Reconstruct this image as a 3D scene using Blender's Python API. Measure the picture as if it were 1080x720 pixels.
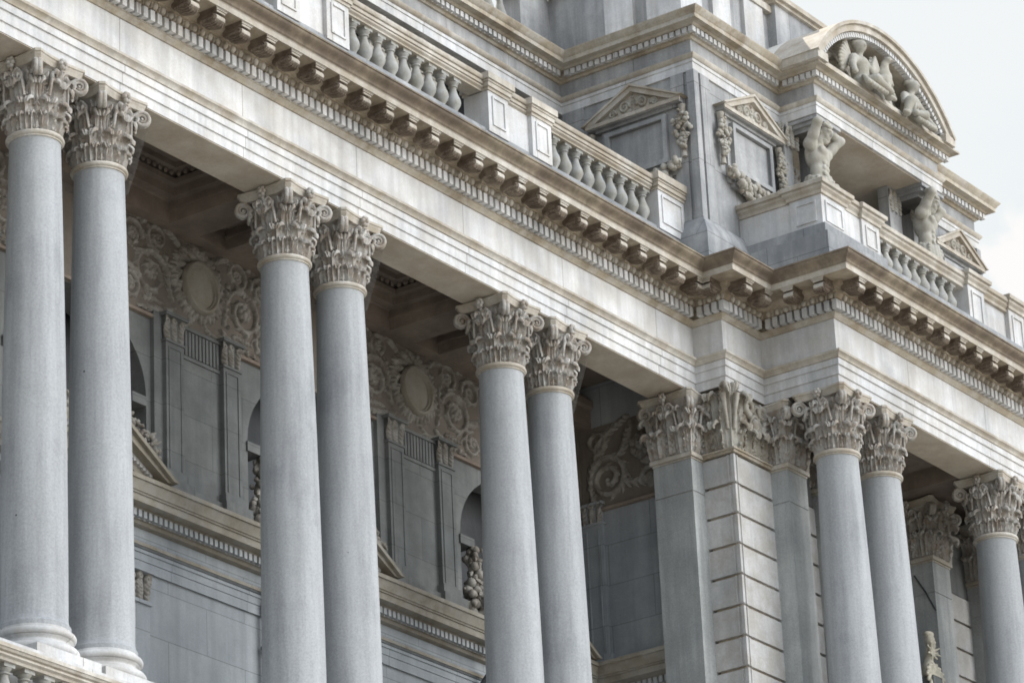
import bpy, math, random
import numpy as np
from mathutils import Vector, Matrix, noise as mnoise
R = math.radians
PI = math.pi
random.seed(7)
for _o in list(bpy.data.objects):
    bpy.data.objects.remove(_o)
SC = bpy.context.scene
COL = SC.collection

# ------------------------------------------------------------------ camera
CAM_POS = Vector((-33.4796, -29.6814, -22.8147))
YAW, PITCH, ROLL = 0.9701, 0.3985, -0.0475
fwd = Vector((math.sin(YAW)*math.cos(PITCH), math.cos(YAW)*math.cos(PITCH), math.sin(PITCH)))
rgt = Vector((math.cos(YAW), -math.sin(YAW), 0))
upv = rgt.cross(fwd)
r2 = rgt*math.cos(ROLL) + upv*math.sin(ROLL)
u2 = -rgt*math.sin(ROLL) + upv*math.cos(ROLL)
cd = bpy.data.cameras.new('camera')
cam = bpy.data.objects.new('camera', cd)
COL.objects.link(cam)
cam.matrix_world = Matrix(((r2.x, u2.x, -fwd.x, CAM_POS.x), (r2.y, u2.y, -fwd.y, CAM_POS.y), (r2.z, u2.z, -fwd.z, CAM_POS.z), (0, 0, 0, 1)))
cd.sensor_width = 36.0
cd.lens = 36.0*4183.64/1080.0
cd.clip_start = 0.5
cd.clip_end = 6000
SC.camera = cam

# ------------------------------------------------------------------ world and sun (the sun stands behind the building: the facade is in open shade)
SUN_EL, SUN_AZ = R(52), R(12)          # azimuth from +Y towards +X
w = bpy.data.worlds.new('World')
SC.world = w
w.use_nodes = True
nt = w.node_tree
nt.nodes.clear()
wo = nt.nodes.new('ShaderNodeOutputWorld')
bg = nt.nodes.new('ShaderNodeBackground')
bg.inputs['Strength'].default_value = 0.12
sky = nt.nodes.new('ShaderNodeTexSky')
sky.sky_type = 'NISHITA'
sky.sun_disc = False
sky.sun_elevation = SUN_EL
sky.sun_rotation = SUN_AZ
sky.air_density = 1.0
sky.dust_density = 1.5
sky.ozone_density = 1.0
# bright thin cloud mixed over the clear sky
VEIL = (3.75, 4.0, 4.06, 1)
WEST_FILL = (4.2, 4.7, 5.25, 1)  # unseen bright sky patch, added to lift the left-facing walls
PUFF = (0.8345, 0.3955, 0.3841)
CLOUD = (4.5, 4.42, 4.38, 1)
FRONT_FILL = (25.5, 25.9, 26.3, 1)  # unseen glow added in front as the main soft light
SKY_LOW, SKY_HIGH = 0.14, 2.2
FRONT_FILL_DIR = (0.26, -0.84, 0.44)
tc = nt.nodes.new('ShaderNodeTexCoord')
mp = nt.nodes.new('ShaderNodeMapping')
mp.inputs['Scale'].default_value = (1.6, 1.6, 3.4)
mp.inputs['Location'].default_value = (0.35, 0.1, 0.0)
nz = nt.nodes.new('ShaderNodeTexNoise')
nz.inputs['Scale'].default_value = 2.3
nz.inputs['Detail'].default_value = 7
nz.inputs['Roughness'].default_value = 0.55
cr = nt.nodes.new('ShaderNodeValToRGB')
cr.color_ramp.elements[0].position = 0.40
cr.color_ramp.elements[0].color = (0.0, 0.0, 0.0, 1)
cr.color_ramp.elements[1].position = 0.62
cr.color_ramp.elements[1].color = (1, 1, 1, 1)
L = nt.links.new
def wmath(op, a, b=None, clamp=False):
    k = nt.nodes.new('ShaderNodeMath'); k.operation = op; k.use_clamp = clamp
    for i, v in enumerate((a, b)):
        if v is None:
            continue
        if isinstance(v, (int, float)):
            k.inputs[i].default_value = v
        else:
            L(v, k.inputs[i])
    return k.outputs[0]
def toward(vec, lo, hi):
    """0..1 mask of the sky around a compass direction"""
    k = nt.nodes.new('ShaderNodeVectorMath'); k.operation = 'DOT_PRODUCT'
    L(tc.outputs['Generated'], k.inputs[0]); k.inputs[1].default_value = Vector(vec).normalized()
    r = nt.nodes.new('ShaderNodeMapRange'); r.interpolation_type = 'SMOOTHSTEP'
    r.inputs['From Min'].default_value = lo; r.inputs['From Max'].default_value = hi
    L(k.outputs['Value'], r.inputs['Value'])
    return r.outputs['Result']
L(tc.outputs['Generated'], mp.inputs['Vector'])
L(mp.outputs['Vector'], nz.inputs['Vector'])
L(nz.outputs['Fac'], cr.inputs['Fac'])
# thin haze veil and pale cumulus on the sun's side of the sky (north-east)
veil = toward((0.8, 0.55, 0.35), 0.2, 1.0)
mx0 = nt.nodes.new('ShaderNodeMixRGB')
mx0.inputs['Color2'].default_value = VEIL
L(wmath('MULTIPLY', veil, 0.97), mx0.inputs['Fac'])
# sky dimmed low down and raised overhead to shape the light, no cloud there
sxz = nt.nodes.new('ShaderNodeSeparateXYZ')
L(tc.outputs['Generated'], sxz.inputs[0])
mr = nt.nodes.new('ShaderNodeMapRange'); mr.interpolation_type = 'SMOOTHSTEP'
mr.inputs['From Min'].default_value = 0.05; mr.inputs['From Max'].default_value = 0.75
mr.inputs['To Min'].default_value = SKY_LOW; mr.inputs['To Max'].default_value = SKY_HIGH
L(sxz.outputs['Z'], mr.inputs['Value'])
tintn = nt.nodes.new('ShaderNodeMixRGB'); tintn.blend_type = 'MULTIPLY'; tintn.inputs['Fac'].default_value = 1
tintn.inputs['Color2'].default_value = (1.0, 0.97, 0.90, 1)     # tint takes the violet out of the blue
L(sky.outputs['Color'], tintn.inputs['Color1'])
skm = nt.nodes.new('ShaderNodeVectorMath'); skm.operation = 'SCALE'
L(tintn.outputs['Color'], skm.inputs[0]); L(mr.outputs['Result'], skm.inputs['Scale'])
L(skm.outputs['Vector'], mx0.inputs['Color1'])
mx = nt.nodes.new('ShaderNodeMixRGB')
mx.inputs['Color2'].default_value = CLOUD
puff = nt.nodes.new('ShaderNodeVectorMath'); puff.operation = 'DOT_PRODUCT'
L(tc.outputs['Generated'], puff.inputs[0]); puff.inputs[1].default_value = Vector(PUFF).normalized()
nz2 = nt.nodes.new('ShaderNodeTexNoise'); nz2.inputs['Scale'].default_value = 22; nz2.inputs['Detail'].default_value = 6
L(tc.outputs['Generated'], nz2.inputs['Vector'])
edge = wmath('ADD', puff.outputs['Value'], wmath('MULTIPLY', wmath('SUBTRACT', nz2.outputs['Fac'], 0.5), 0.0042))
er = nt.nodes.new('ShaderNodeMapRange'); er.interpolation_type = 'SMOOTHSTEP'
er.inputs['From Min'].default_value = 0.99945; er.inputs['From Max'].default_value = 0.99985
L(edge, er.inputs['Value'])
cover = wmath('ADD', wmath('MULTIPLY', wmath('MULTIPLY', cr.outputs['Color'], veil), 0.35), er.outputs['Result'], True)
L(cover, mx.inputs['Fac'])
L(mx0.outputs['Color'], mx.inputs['Color1'])
# bright patch added to the unseen sky to light the front of the palace
front_fill = toward(FRONT_FILL_DIR, 0.76, 0.97)
mx2 = nt.nodes.new('ShaderNodeMixRGB')
mx2.inputs['Color2'].default_value = FRONT_FILL
L(front_fill, mx2.inputs['Fac'])
L(mx.outputs['Color'], mx2.inputs['Color1'])
mx3 = nt.nodes.new('ShaderNodeMixRGB')
mx3.inputs['Color2'].default_value = WEST_FILL
L(wmath('MULTIPLY', toward((-0.70, -0.15, 0.72), 0.55, 0.95), 0.9), mx3.inputs['Fac'])
L(mx2.outputs['Color'], mx3.inputs['Color1'])
L(mx3.outputs['Color'], bg.inputs['Color'])
L(bg.outputs['Background'], wo.inputs['Surface'])

sd = bpy.data.lights.new('sun', 'SUN')
sd.energy = 3.6
sd.angle = R(0.5)
sd.color = (1.0, 0.94, 0.85)
sun = bpy.data.objects.new('sun', sd)
COL.objects.link(sun)
sdir = Vector((math.sin(SUN_AZ)*math.cos(SUN_EL), math.cos(SUN_AZ)*math.cos(SUN_EL), math.sin(SUN_EL)))
sun.rotation_euler = sdir.to_track_quat('Z', 'Y').to_euler()
SC.view_settings.view_transform = 'Standard'
SC.view_settings.look = 'None'
SC.view_settings.gamma = 1
SC.view_settings.use_curve_mapping = False
SC.view_settings.exposure = 0.88
SC.cycles.filter_width = 1.75
SC.cycles.max_bounces = 8
SC.cycles.diffuse_bounces = 6
GROUND = -24.5

# ------------------------------------------------------------------ materials
def stone(name, cols, scale=1.0, streak=0.35, stain=None, stain_amt=0.0, stain_scale=6.0, bump=0.25, joints=None, rough=0.85, fine=0.10, speck=0.0):
    """weathered stone: three tones by noise, rain streaks, blotchy stains of their own shape, optional ashlar joints"""
    m = bpy.data.materials.new(name)
    m.use_nodes = True
    t = m.node_tree
    n, l = t.nodes, t.links.new
    b = n['Principled BSDF']
    b.inputs['Roughness'].default_value = rough
    b.inputs['Specular IOR Level'].default_value = 0.25
    g = n.new('ShaderNodeNewGeometry')
    def noise(sc, det=6, ro=0.6, vec=None):
        k = n.new('ShaderNodeTexNoise')
        k.inputs['Scale'].default_value = sc
        k.inputs['Detail'].default_value = det
        k.inputs['Roughness'].default_value = ro
        l(vec or g.outputs['Position'], k.inputs['Vector'])
        return k.outputs['Fac']
    def ramp(f, stops):
        k = n.new('ShaderNodeValToRGB')
        e = k.color_ramp.elements
        while len(e) < len(stops):
            e.new(0.5)
        for i, (p, c) in enumerate(stops):
            e[i].position = p
            e[i].color = (*c, 1) if len(c) == 3 else c
        l(f, k.inputs['Fac'])
        return k.outputs['Color']
    def mix(f, a, c, mode='MIX'):
        k = n.new('ShaderNodeMixRGB')
        k.blend_type = mode
        for s, v in ((0, f), (1, a), (2, c)):
            if isinstance(v, (int, float)):
                k.inputs[s].default_value = v
            elif isinstance(v, tuple):
                k.inputs[s].default_value = (*v, 1)
            else:
                l(v, k.inputs[s])
        return k.outputs['Color']
    base = ramp(noise(0.9*scale, 8, 0.62), [(0.3, cols[0]), (0.5, cols[1]), (0.7, cols[2])])
    if streak:
        mpn = n.new('ShaderNodeMapping')
        mpn.inputs['Scale'].default_value = (5.0, 5.0, 0.35)
        l(g.outputs['Position'], mpn.inputs['Vector'])
        s = noise(1.0, 5, 0.65, mpn.outputs['Vector'])
        sc = ramp(s, [(0.35, (1-streak*0.55,)*3), (0.62, (1, 1, 1))])
        base = mix(1.0, base, sc, 'MULTIPLY')
    if stain:
        s = ramp(noise(stain_scale, 6, 0.68), [(0.5-0.08, (0, 0, 0)), (0.5+0.12, (stain_amt,)*3)])
        base = mix(s, base, stain)
    ff = noise(38, 4, 0.7)
    fr = ramp(ff, [(0.3, (1-fine,)*3), (0.7, (1+fine*0.5,)*3)])
    base = mix(1.0, base, fr, 'MULTIPLY')
    if speck:
        vo = n.new('ShaderNodeTexVoronoi')
        vo.inputs['Scale'].default_value = 1.5
        l(g.outputs['Position'], vo.inputs['Vector'])
        sp = ramp(vo.outputs['Distance'], [(0.014, (1, 1, 1)), (0.024, (0, 0, 0))])
        base = mix(sp, base, (0.05, 0.045, 0.04))
    hgt = None
    if joints:
        jw, jh, jcol = joints
        sx = n.new('ShaderNodeSeparateXYZ')
        l(g.outputs['Position'], sx.inputs['Vector'])
        ad = n.new('ShaderNodeMath'); ad.operation = 'ADD'
        l(sx.outputs['X'], ad.inputs[0]); l(sx.outputs['Y'], ad.inputs[1])
        cb = n.new('ShaderNodeCombineXYZ')
        l(ad.outputs[0], cb.inputs['X']); l(sx.outputs['Z'], cb.inputs['Y'])
        br = n.new('ShaderNodeTexBrick')
        br.inputs['Scale'].default_value = 1.0
        br.inputs['Mortar Size'].default_value = 0.006
        br.inputs['Mortar Smooth'].default_value = 0.3
        br.inputs['Brick Width'].default_value = jw
        br.inputs['Row Height'].default_value = jh
        br.inputs['Color1'].default_value = (1, 1, 1, 1)
        br.inputs['Color2'].default_value = (0.90, 0.91, 0.93, 1)
        br.inputs['Mortar'].default_value = (*jcol, 1)
        l(cb.outputs[0], br.inputs['Vector'])
        base = mix(1.0, base, br.outputs['Color'], 'MULTIPLY')
    l(base, b.inputs['Base Color'])
    bp = n.new('ShaderNodeBump')
    bp.inputs['Strength'].default_value = bump
    bp.inputs['Distance'].default_value = 0.02  # near-black colour stands in for the shade inside the arches
    hb = noise(14, 8, 0.7)
    l(hb, bp.inputs['Height'])
    l(bp.outputs['Normal'], b.inputs['Normal'])
    return m

GREY = [(0.40, 0.40, 0.40), (0.50, 0.50, 0.49), (0.57, 0.565, 0.55)]
M = {}
M['shaft'] = stone('granite_shaft', [(0.338, 0.352, 0.366), (0.45, 0.463, 0.474), (0.545, 0.554, 0.560)], streak=0.5, stain=(0.30, 0.315, 0.325), stain_amt=0.6, stain_scale=0.9, fine=0.18, bump=0.25, speck=1.0)
M['anta'] = stone('pilaster_granite', [(0.32, 0.335, 0.335), (0.43, 0.445, 0.44), (0.52, 0.525, 0.515)], streak=0.55, stain=(0.30, 0.31, 0.30), stain_amt=0.6, stain_scale=1.2, fine=0.18, bump=0.25, speck=1.0)
M['smooth'] = stone('pale_granite', [(0.48, 0.485, 0.485), (0.68, 0.68, 0.675), (0.79, 0.79, 0.785)], streak=0.45, stain=(0.47, 0.425, 0.36), stain_amt=0.4, stain_scale=1.9, fine=0.12, joints=(2.5, 40.0, (0.38, 0.35, 0.31)))
M['pier'] = stone('pier_granite', [(0.38, 0.385, 0.385), (0.52, 0.515, 0.505), (0.60, 0.595, 0.58)], streak=0.3, stain=(0.36, 0.33, 0.28), stain_amt=0.5, stain_scale=3.2, fine=0.14)
M['wall'] = stone('ashlar_granite', [(0.34, 0.36, 0.375), (0.44, 0.455, 0.465), (0.52, 0.525, 0.525)], streak=0.35, joints=(1.5, 0.62, (0.45, 0.44, 0.42)))
M['attic'] = stone('attic_ashlar', [(0.29, 0.295, 0.30), (0.43, 0.43, 0.425), (0.54, 0.535, 0.525)], streak=0.55, stain=(0.23, 0.235, 0.24), stain_amt=0.5, stain_scale=1.4, fine=0.14, joints=(1.7, 1.36, (0.42, 0.40, 0.37)))
M['loggia'] = stone('shade_toned_loggia_stone', [(0.145, 0.153, 0.148), (0.195, 0.203, 0.196), (0.245, 0.25, 0.24)], streak=0.35, stain=(0.12, 0.12, 0.115), stain_amt=0.5, stain_scale=2.4, joints=(1.6, 0.66, (0.6, 0.6, 0.59)))  # darkened so that the loggia's shade sits in the stone colour
M['tan'] = stone('tan_weathered_moulding', [(0.26, 0.21, 0.15), (0.42, 0.36, 0.275), (0.56, 0.50, 0.40)], streak=0.45, stain=(0.52, 0.50, 0.455), stain_amt=0.7, stain_scale=3.0, fine=0.16)
M['pale_tan'] = stone('pale_tan_moulding', [(0.39, 0.355, 0.30), (0.54, 0.505, 0.445), (0.66, 0.635, 0.585)], streak=0.4, stain=(0.33, 0.27, 0.195), stain_amt=0.6, stain_scale=2.5, fine=0.14)
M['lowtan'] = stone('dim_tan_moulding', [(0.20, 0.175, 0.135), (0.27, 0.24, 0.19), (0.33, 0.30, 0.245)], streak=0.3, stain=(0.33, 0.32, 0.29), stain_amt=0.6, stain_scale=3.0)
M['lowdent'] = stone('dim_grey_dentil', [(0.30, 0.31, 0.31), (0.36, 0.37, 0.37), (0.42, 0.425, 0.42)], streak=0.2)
M['lowwall'] = stone('light_toned_lower_wall', [(0.26, 0.28, 0.29), (0.34, 0.36, 0.37), (0.41, 0.425, 0.43)], streak=0.3, joints=(1.6, 0.66, (0.55, 0.55, 0.54)))  # lighter loggia copy: stronger light on these walls put into the colour
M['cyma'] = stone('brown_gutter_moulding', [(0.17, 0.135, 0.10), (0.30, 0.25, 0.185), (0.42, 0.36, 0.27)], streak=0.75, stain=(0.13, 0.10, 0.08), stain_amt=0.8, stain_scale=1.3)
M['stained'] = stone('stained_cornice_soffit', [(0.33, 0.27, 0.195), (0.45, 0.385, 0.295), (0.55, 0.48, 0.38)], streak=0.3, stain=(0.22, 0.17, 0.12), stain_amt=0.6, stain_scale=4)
M['brown'] = stone('brown_bracket_stain_and_shade', [(0.14, 0.11, 0.08), (0.24, 0.19, 0.145), (0.36, 0.30, 0.235)], streak=0.3, stain=(0.09, 0.07, 0.052), stain_amt=0.75, stain_scale=8, bump=0.6)  # dark tone carries the brackets' shade as well as their stain
M['capital'] = stone('carved_capital_stone', [(0.33, 0.32, 0.295), (0.46, 0.445, 0.415), (0.56, 0.545, 0.515)], streak=0.2, stain=(0.25, 0.18, 0.12), stain_amt=0.6, stain_scale=7.0, bump=0.5, fine=0.16)
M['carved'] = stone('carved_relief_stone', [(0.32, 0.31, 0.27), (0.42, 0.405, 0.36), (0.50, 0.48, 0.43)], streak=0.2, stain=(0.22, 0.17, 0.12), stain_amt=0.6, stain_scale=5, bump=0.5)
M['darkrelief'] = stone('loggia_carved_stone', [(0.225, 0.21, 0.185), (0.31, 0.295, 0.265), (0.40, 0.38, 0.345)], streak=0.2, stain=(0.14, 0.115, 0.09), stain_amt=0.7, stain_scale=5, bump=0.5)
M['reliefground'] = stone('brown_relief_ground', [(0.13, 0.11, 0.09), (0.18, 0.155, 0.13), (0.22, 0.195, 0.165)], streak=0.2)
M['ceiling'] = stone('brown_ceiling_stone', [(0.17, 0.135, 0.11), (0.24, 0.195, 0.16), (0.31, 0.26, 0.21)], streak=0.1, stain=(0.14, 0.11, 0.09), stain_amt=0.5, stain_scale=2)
M['soffit'] = stone('tan_soffit_stone', [(0.46, 0.40, 0.32), (0.56, 0.505, 0.42), (0.63, 0.58, 0.50)], streak=0.1, stain=(0.40, 0.32, 0.235), stain_amt=0.5, stain_scale=2)
M['statue'] = stone('mossy_statue_marble', [(0.36, 0.35, 0.31), (0.46, 0.445, 0.40), (0.53, 0.51, 0.465)], streak=0.35, stain=(0.30, 0.275, 0.21), stain_amt=0.55, stain_scale=4.0, bump=0.35)
M['ornament'] = stone('cream_ornament', [(0.50, 0.46, 0.37), (0.62, 0.575, 0.47), (0.70, 0.66, 0.56)], streak=0.2, stain=(0.30, 0.29, 0.24), stain_amt=0.6, stain_scale=9)
M['baluster'] = stone('grey_baluster_stone', [(0.28, 0.29, 0.285), (0.40, 0.405, 0.395), (0.50, 0.495, 0.475)], streak=0.45, stain=(0.27, 0.25, 0.19), stain_amt=0.6, stain_scale=6)
M['roof'] = stone('pale_sheet_roof', [(0.60, 0.58, 0.53), (0.70, 0.68, 0.63), (0.76, 0.74, 0.70)], streak=0.1, rough=0.6)
M['grime'] = stone('blue_grey_plinth', [(0.25, 0.26, 0.27), (0.39, 0.395, 0.395), (0.52, 0.52, 0.51)], streak=0.55, stain=(0.21, 0.225, 0.24), stain_amt=0.6, stain_scale=2.2, joints=(1.1, 0.34, (0.5, 0.5, 0.5)))
M['pipe'] = stone('dark_lead_and_recess_shade', [(0.05, 0.055, 0.06), (0.075, 0.08, 0.085), (0.10, 0.10, 0.105)], streak=0.2, rough=0.5)
M['plaza'] = stone('light_paving', [(0.24, 0.225, 0.195), (0.29, 0.27, 0.235), (0.33, 0.31, 0.27)], streak=0, joints=(1.2, 1.2, (0.6, 0.6, 0.6)))
M['recess_shade'] = stone('attic_recess_dark', [(0.02, 0.022, 0.025), (0.03, 0.032, 0.035), (0.04, 0.042, 0.045)], streak=0, rough=0.15, bump=0.0)  # near-black tone for the shade in the attic recess

# ------------------------------------------------------------------ mesh builder
class MB:
    def __init__(s):
        s.v, s.f = [], []
    def add(s, vs, fs):
        o = len(s.v)
        s.v.extend([tuple(map(float, p)) for p in vs])
        s.f.extend([tuple(i+o for i in q) for q in fs])
        return s
    def box(s, x0, x1, y0, y1, z0, z1):
        x0, x1 = min(x0, x1), max(x0, x1); y0, y1 = min(y0, y1), max(y0, y1); z0, z1 = min(z0, z1), max(z0, z1)
        vs = [(x0, y0, z0), (x1, y0, z0), (x1, y1, z0), (x0, y1, z0), (x0, y0, z1), (x1, y0, z1), (x1, y1, z1), (x0, y1, z1)]
        return s.add(vs, [(3, 2, 1, 0), (4, 5, 6, 7), (0, 1, 5, 4), (1, 2, 6, 5), (2, 3, 7, 6), (3, 0, 4, 7)])
    def lathe(s, prof, n=32, c=(0, 0, 0), cap=True, sq=False):
        vs, fs = [], []
        for r, z in prof:
            for i in range(n):
                a = 2*PI*i/n
                if sq:
                    a = a+PI/4
                    r_ = r
                    vs.append((c[0]+r_*math.cos(a), c[1]+r_*math.sin(a), c[2]+z))
                else:
                    vs.append((c[0]+r*math.cos(a), c[1]+r*math.sin(a), c[2]+z))
        k = len(prof)
        for j in range(k-1):
            for i in range(n):
                fs.append((j*n+i, j*n+(i+1) % n, (j+1)*n+(i+1) % n, (j+1)*n+i))
        if cap:
            fs.append(tuple(range(n-1, -1, -1)))
            fs.append(tuple((k-1)*n+i for i in range(n)))
        return s.add(vs, fs)
    def tube(s, pts, rad, n=8, cap=True, flat=1.0, nrm=None):
        """tube along pts; rad number or list; nrm: constant normal across which the section is scaled by flat"""
        P = [Vector(p) for p in pts]
        k = len(P)
        rs = [rad]*k if isinstance(rad, (int, float)) else list(rad)
        vs, fs = [], []
        ref = Vector(nrm) if nrm is not None else None
        a = None
        for j in range(k):
            t = (P[min(j+1, k-1)]-P[max(j-1, 0)])
            if t.length < 1e-9:
                t = Vector((0, 0, 1))
            t.normalize()
            if ref is not None:
                b = ref - t*ref.dot(t); b.normalize(); a = t.cross(b)
            else:
                if a is None:
                    a = t.cross(Vector((0.31, 0.17, 0.93)))
                    if a.length < 1e-3:
                        a = t.cross(Vector((1, 0, 0)))
                else:
                    a = a - t*a.dot(t)
                a.normalize(); b = t.cross(a)
            for i in range(n):
                q = 2*PI*i/n
                vs.append(P[j]+a*(rs[j]*math.cos(q))+b*(rs[j]*flat*math.sin(q)))
        for j in range(k-1):
            for i in range(n):
                fs.append((j*n+i, j*n+(i+1) % n, (j+1)*n+(i+1) % n, (j+1)*n+i))
        if cap:
            fs.append(tuple(range(n-1, -1, -1)))
            fs.append(tuple((k-1)*n+i for i in range(n)))
        return s.add(vs, fs)
    def ball(s, c, r, n=10, m=7, sc=(1, 1, 1), rot=None):
        vs, fs = [], []
        Rm = rot if rot is not None else Matrix.Identity(3)
        for j in range(1, m):
            th = PI*j/m
            for i in range(n):
                ph = 2*PI*i/n
                p = Vector((r*sc[0]*math.sin(th)*math.cos(ph), r*sc[1]*math.sin(th)*math.sin(ph), r*sc[2]*math.cos(th)))
                vs.append(Vector(c)+Rm @ p)
        top = len(vs); vs.append(Vector(c)+Rm @ Vector((0, 0, r*sc[2])))
        bot = len(vs); vs.append(Vector(c)+Rm @ Vector((0, 0, -r*sc[2])))
        for j in range(m-2):
            for i in range(n):
                fs.append((j*n+i, (j+1)*n+i, (j+1)*n+(i+1) % n, j*n+(i+1) % n))
        for i in range(n):
            fs.append((top, i, (i+1) % n))
            fs.append((bot, (m-2)*n+(i+1) % n, (m-2)*n+i))
        return s.add(vs, fs)
    def sweep(s, path, prof, close_prof=True, cap=True):
        """profile [(out, z)] swept along a plan polyline [(x, y)] with mitred corners; out is to the right of travel"""
        P = [Vector((a, b)) for a, b in path]
        k = len(P)
        nr = []
        for i in range(k-1):
            d = (P[i+1]-P[i]).normalized()
            nr.append(Vector((d.y, -d.x)))
        vs, fs = [], []
        n = len(prof)
        for i in range(k):
            if i == 0:
                m = nr[0]
            elif i == k-1:
                m = nr[-1]
            else:
                m = (nr[i-1]+nr[i]); m = m/(m.dot(nr[i]))
            for o, z in prof:
                q = P[i]+m*o
                vs.append((q.x, q.y, z))
        e = n if close_prof else n-1
        for i in range(k-1):
            for j in range(e):
                fs.append((i*n+j, (i+1)*n+j, (i+1)*n+(j+1) % n, i*n+(j+1) % n))
        if cap and close_prof:
            fs.append(tuple(range(n)))
            fs.append(tuple((k-1)*n+j for j in range(n-1, -1, -1)))
        return s.add(vs, fs)
    def prism(s, poly, fn, d0, d1):
        """polygon poly [(a,b)] extruded between d0 and d1; fn(a,b,d)->xyz"""
        n = len(poly)
        vs = [fn(a, b, d0) for a, b in poly]+[fn(a, b, d1) for a, b in poly]
        fs = [tuple(range(n)), tuple(range(2*n-1, n-1, -1))]
        for i in range(n):
            fs.append((i, i+n, (i+1) % n+n, (i+1) % n))
        return s.add(vs, fs)
    def shell(s, grid, nv, thick=0.02):
        """closed shell from a rectangular grid of points grid[j][i] with a matching grid of outward normals nv"""
        J, I = len(grid), len(grid[0])
        vs = [grid[j][i] for j in range(J) for i in range(I)]
        vs += [Vector(grid[j][i])-Vector(nv[j][i])*thick for j in range(J) for i in range(I)]
        o = J*I
        fs = []
        for j in range(J-1):
            for i in range(I-1):
                a, b, c, d = j*I+i, j*I+i+1, (j+1)*I+i+1, (j+1)*I+i
                fs.append((a, b, c, d)); fs.append((o+d, o+c, o+b, o+a))
        rim = [i for i in range(I)]+[j*I+I-1 for j in range(1, J)]+[(J-1)*I+i for i in range(I-2, -1, -1)]+[j*I for j in range(J-2, 0, -1)]
        for q in range(len(rim)):
            a, b = rim[q], rim[(q+1) % len(rim)]
            fs.append((b, a, o+a, o+b))
        return s.add(vs, fs)
    def jitter(s, amp, freq):
        for i, p in enumerate(s.v):
            q = Vector(p)
            d = mnoise.noise_vector(q*freq)
            s.v[i] = tuple(q+d*amp)
        return s
    def build(s, name, mat, parent=None, smooth=35, loc=None):
        import bmesh
        me = bpy.data.meshes.new(name)
        me.from_pydata(s.v, [], s.f)
        bm = bmesh.new(); bm.from_mesh(me)
        bmesh.ops.recalc_face_normals(bm, faces=bm.faces)
        bm.to_mesh(me); bm.free()
        me.materials.append(M[mat] if isinstance(mat, str) else mat)
        if smooth:
            me.polygons.foreach_set('use_smooth', [True]*len(me.polygons))
            me.set_sharp_from_angle(angle=R(smooth))
        o = bpy.data.objects.new(name, me)
        COL.objects.link(o)
        if parent is not None:
            o.parent = parent
            # vertices are written in world space when the parent is a root placed in the world
            if loc is None and parent.parent is None:
                o.location = -Vector(parent.location)
        if loc is not None:
            o.location = loc
        return o

def root(name, label, cat, loc=(0, 0, 0), group=None, rot=0):
    o = bpy.data.objects.new(name, None)
    COL.objects.link(o)
    o.location = loc
    o.rotation_euler = (0, 0, rot)
    o.empty_display_size = 0.2
    o['label'] = label
    o['category'] = cat
    if group:
        o['group'] = group
    return o
def tag(o, label, cat, group=None):
    o['label'] = label; o['category'] = cat
    if group:
        o['group'] = group
    return o
def copy_tree(o, parent=None):
    c = o.copy(); COL.objects.link(c)
    c.parent = parent
    for ch in list(o.children):
        copy_tree(ch, c)
    return c
def dup(o, loc, label):
    c = copy_tree(o)
    c.location = loc
    c['label'] = label
    return c

# ------------------------------------------------------------------ sculpting: smooth union of round cones and ellipsoids, meshed with surface nets
class Sculpt:
    def __init__(s, k=0.04):
        s.p, s.k = [], k
    def cone(s, a, b, ra, rb=None, k=None):
        s.p.append(('c', np.array(a, float), np.array(b, float), ra, ra if rb is None else rb, k)); return s
    def ell(s, c, r, rot=None, k=None):
        s.p.append(('e', np.array(c, float), np.array(r, float), np.array(rot if rot is not None else Matrix.Identity(3)), None, k)); return s
    def mesh(s, res=0.02, pad=0.08, amp=0.0, freq=9.0):
        lo = np.full(3, 1e9); hi = -lo
        for q in s.p:
            if q[0] == 'c':
                for e, r in ((q[1], q[3]), (q[2], q[4])):
                    lo = np.minimum(lo, e-r); hi = np.maximum(hi, e+r)
            else:
                r = q[2].max(); lo = np.minimum(lo, q[1]-r); hi = np.maximum(hi, q[1]+r)
        lo -= pad; hi += pad
        n = np.ceil((hi-lo)/res).astype(int)+1
        ax = [lo[i]+res*np.arange(n[i]) for i in range(3)]
        G = np.stack(np.meshgrid(*ax, indexing='ij'), -1).astype(np.float32)
        D = np.full(G.shape[:3], 10.0, np.float32)
        for q in s.p:
            if q[0] == 'c':
                a, b, ra, rb = q[1:5]
                ba = b-a; L2 = max(ba@ba, 1e-9)
                h = np.clip(((G-a)@ba)/L2, 0, 1)
                d = np.linalg.norm(G-a-h[..., None]*ba, axis=-1)-(ra+(rb-ra)*h)
            else:
                c, r, Rm = q[1:4]
                lp = (G-c)@Rm
                k0 = np.linalg.norm(lp/r, axis=-1); k1 = np.linalg.norm(lp/(r*r), axis=-1)+1e-9
                d = k0*(k0-1)/k1
            k = q[5] if q[5] is not None else s.k
            hh = np.clip(0.5+0.5*(D-d)/k, 0, 1)
            D = D*(1-hh)+d*hh-k*hh*(1-hh)
        if amp:
            D = D+amp*(np.sin(G[..., 0]*freq*1.7+np.sin(G[..., 2]*freq))*np.sin(G[..., 1]*freq*1.3+1)*np.sin(G[..., 2]*freq*1.1+2))
        return nets(D, lo, res)

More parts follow.
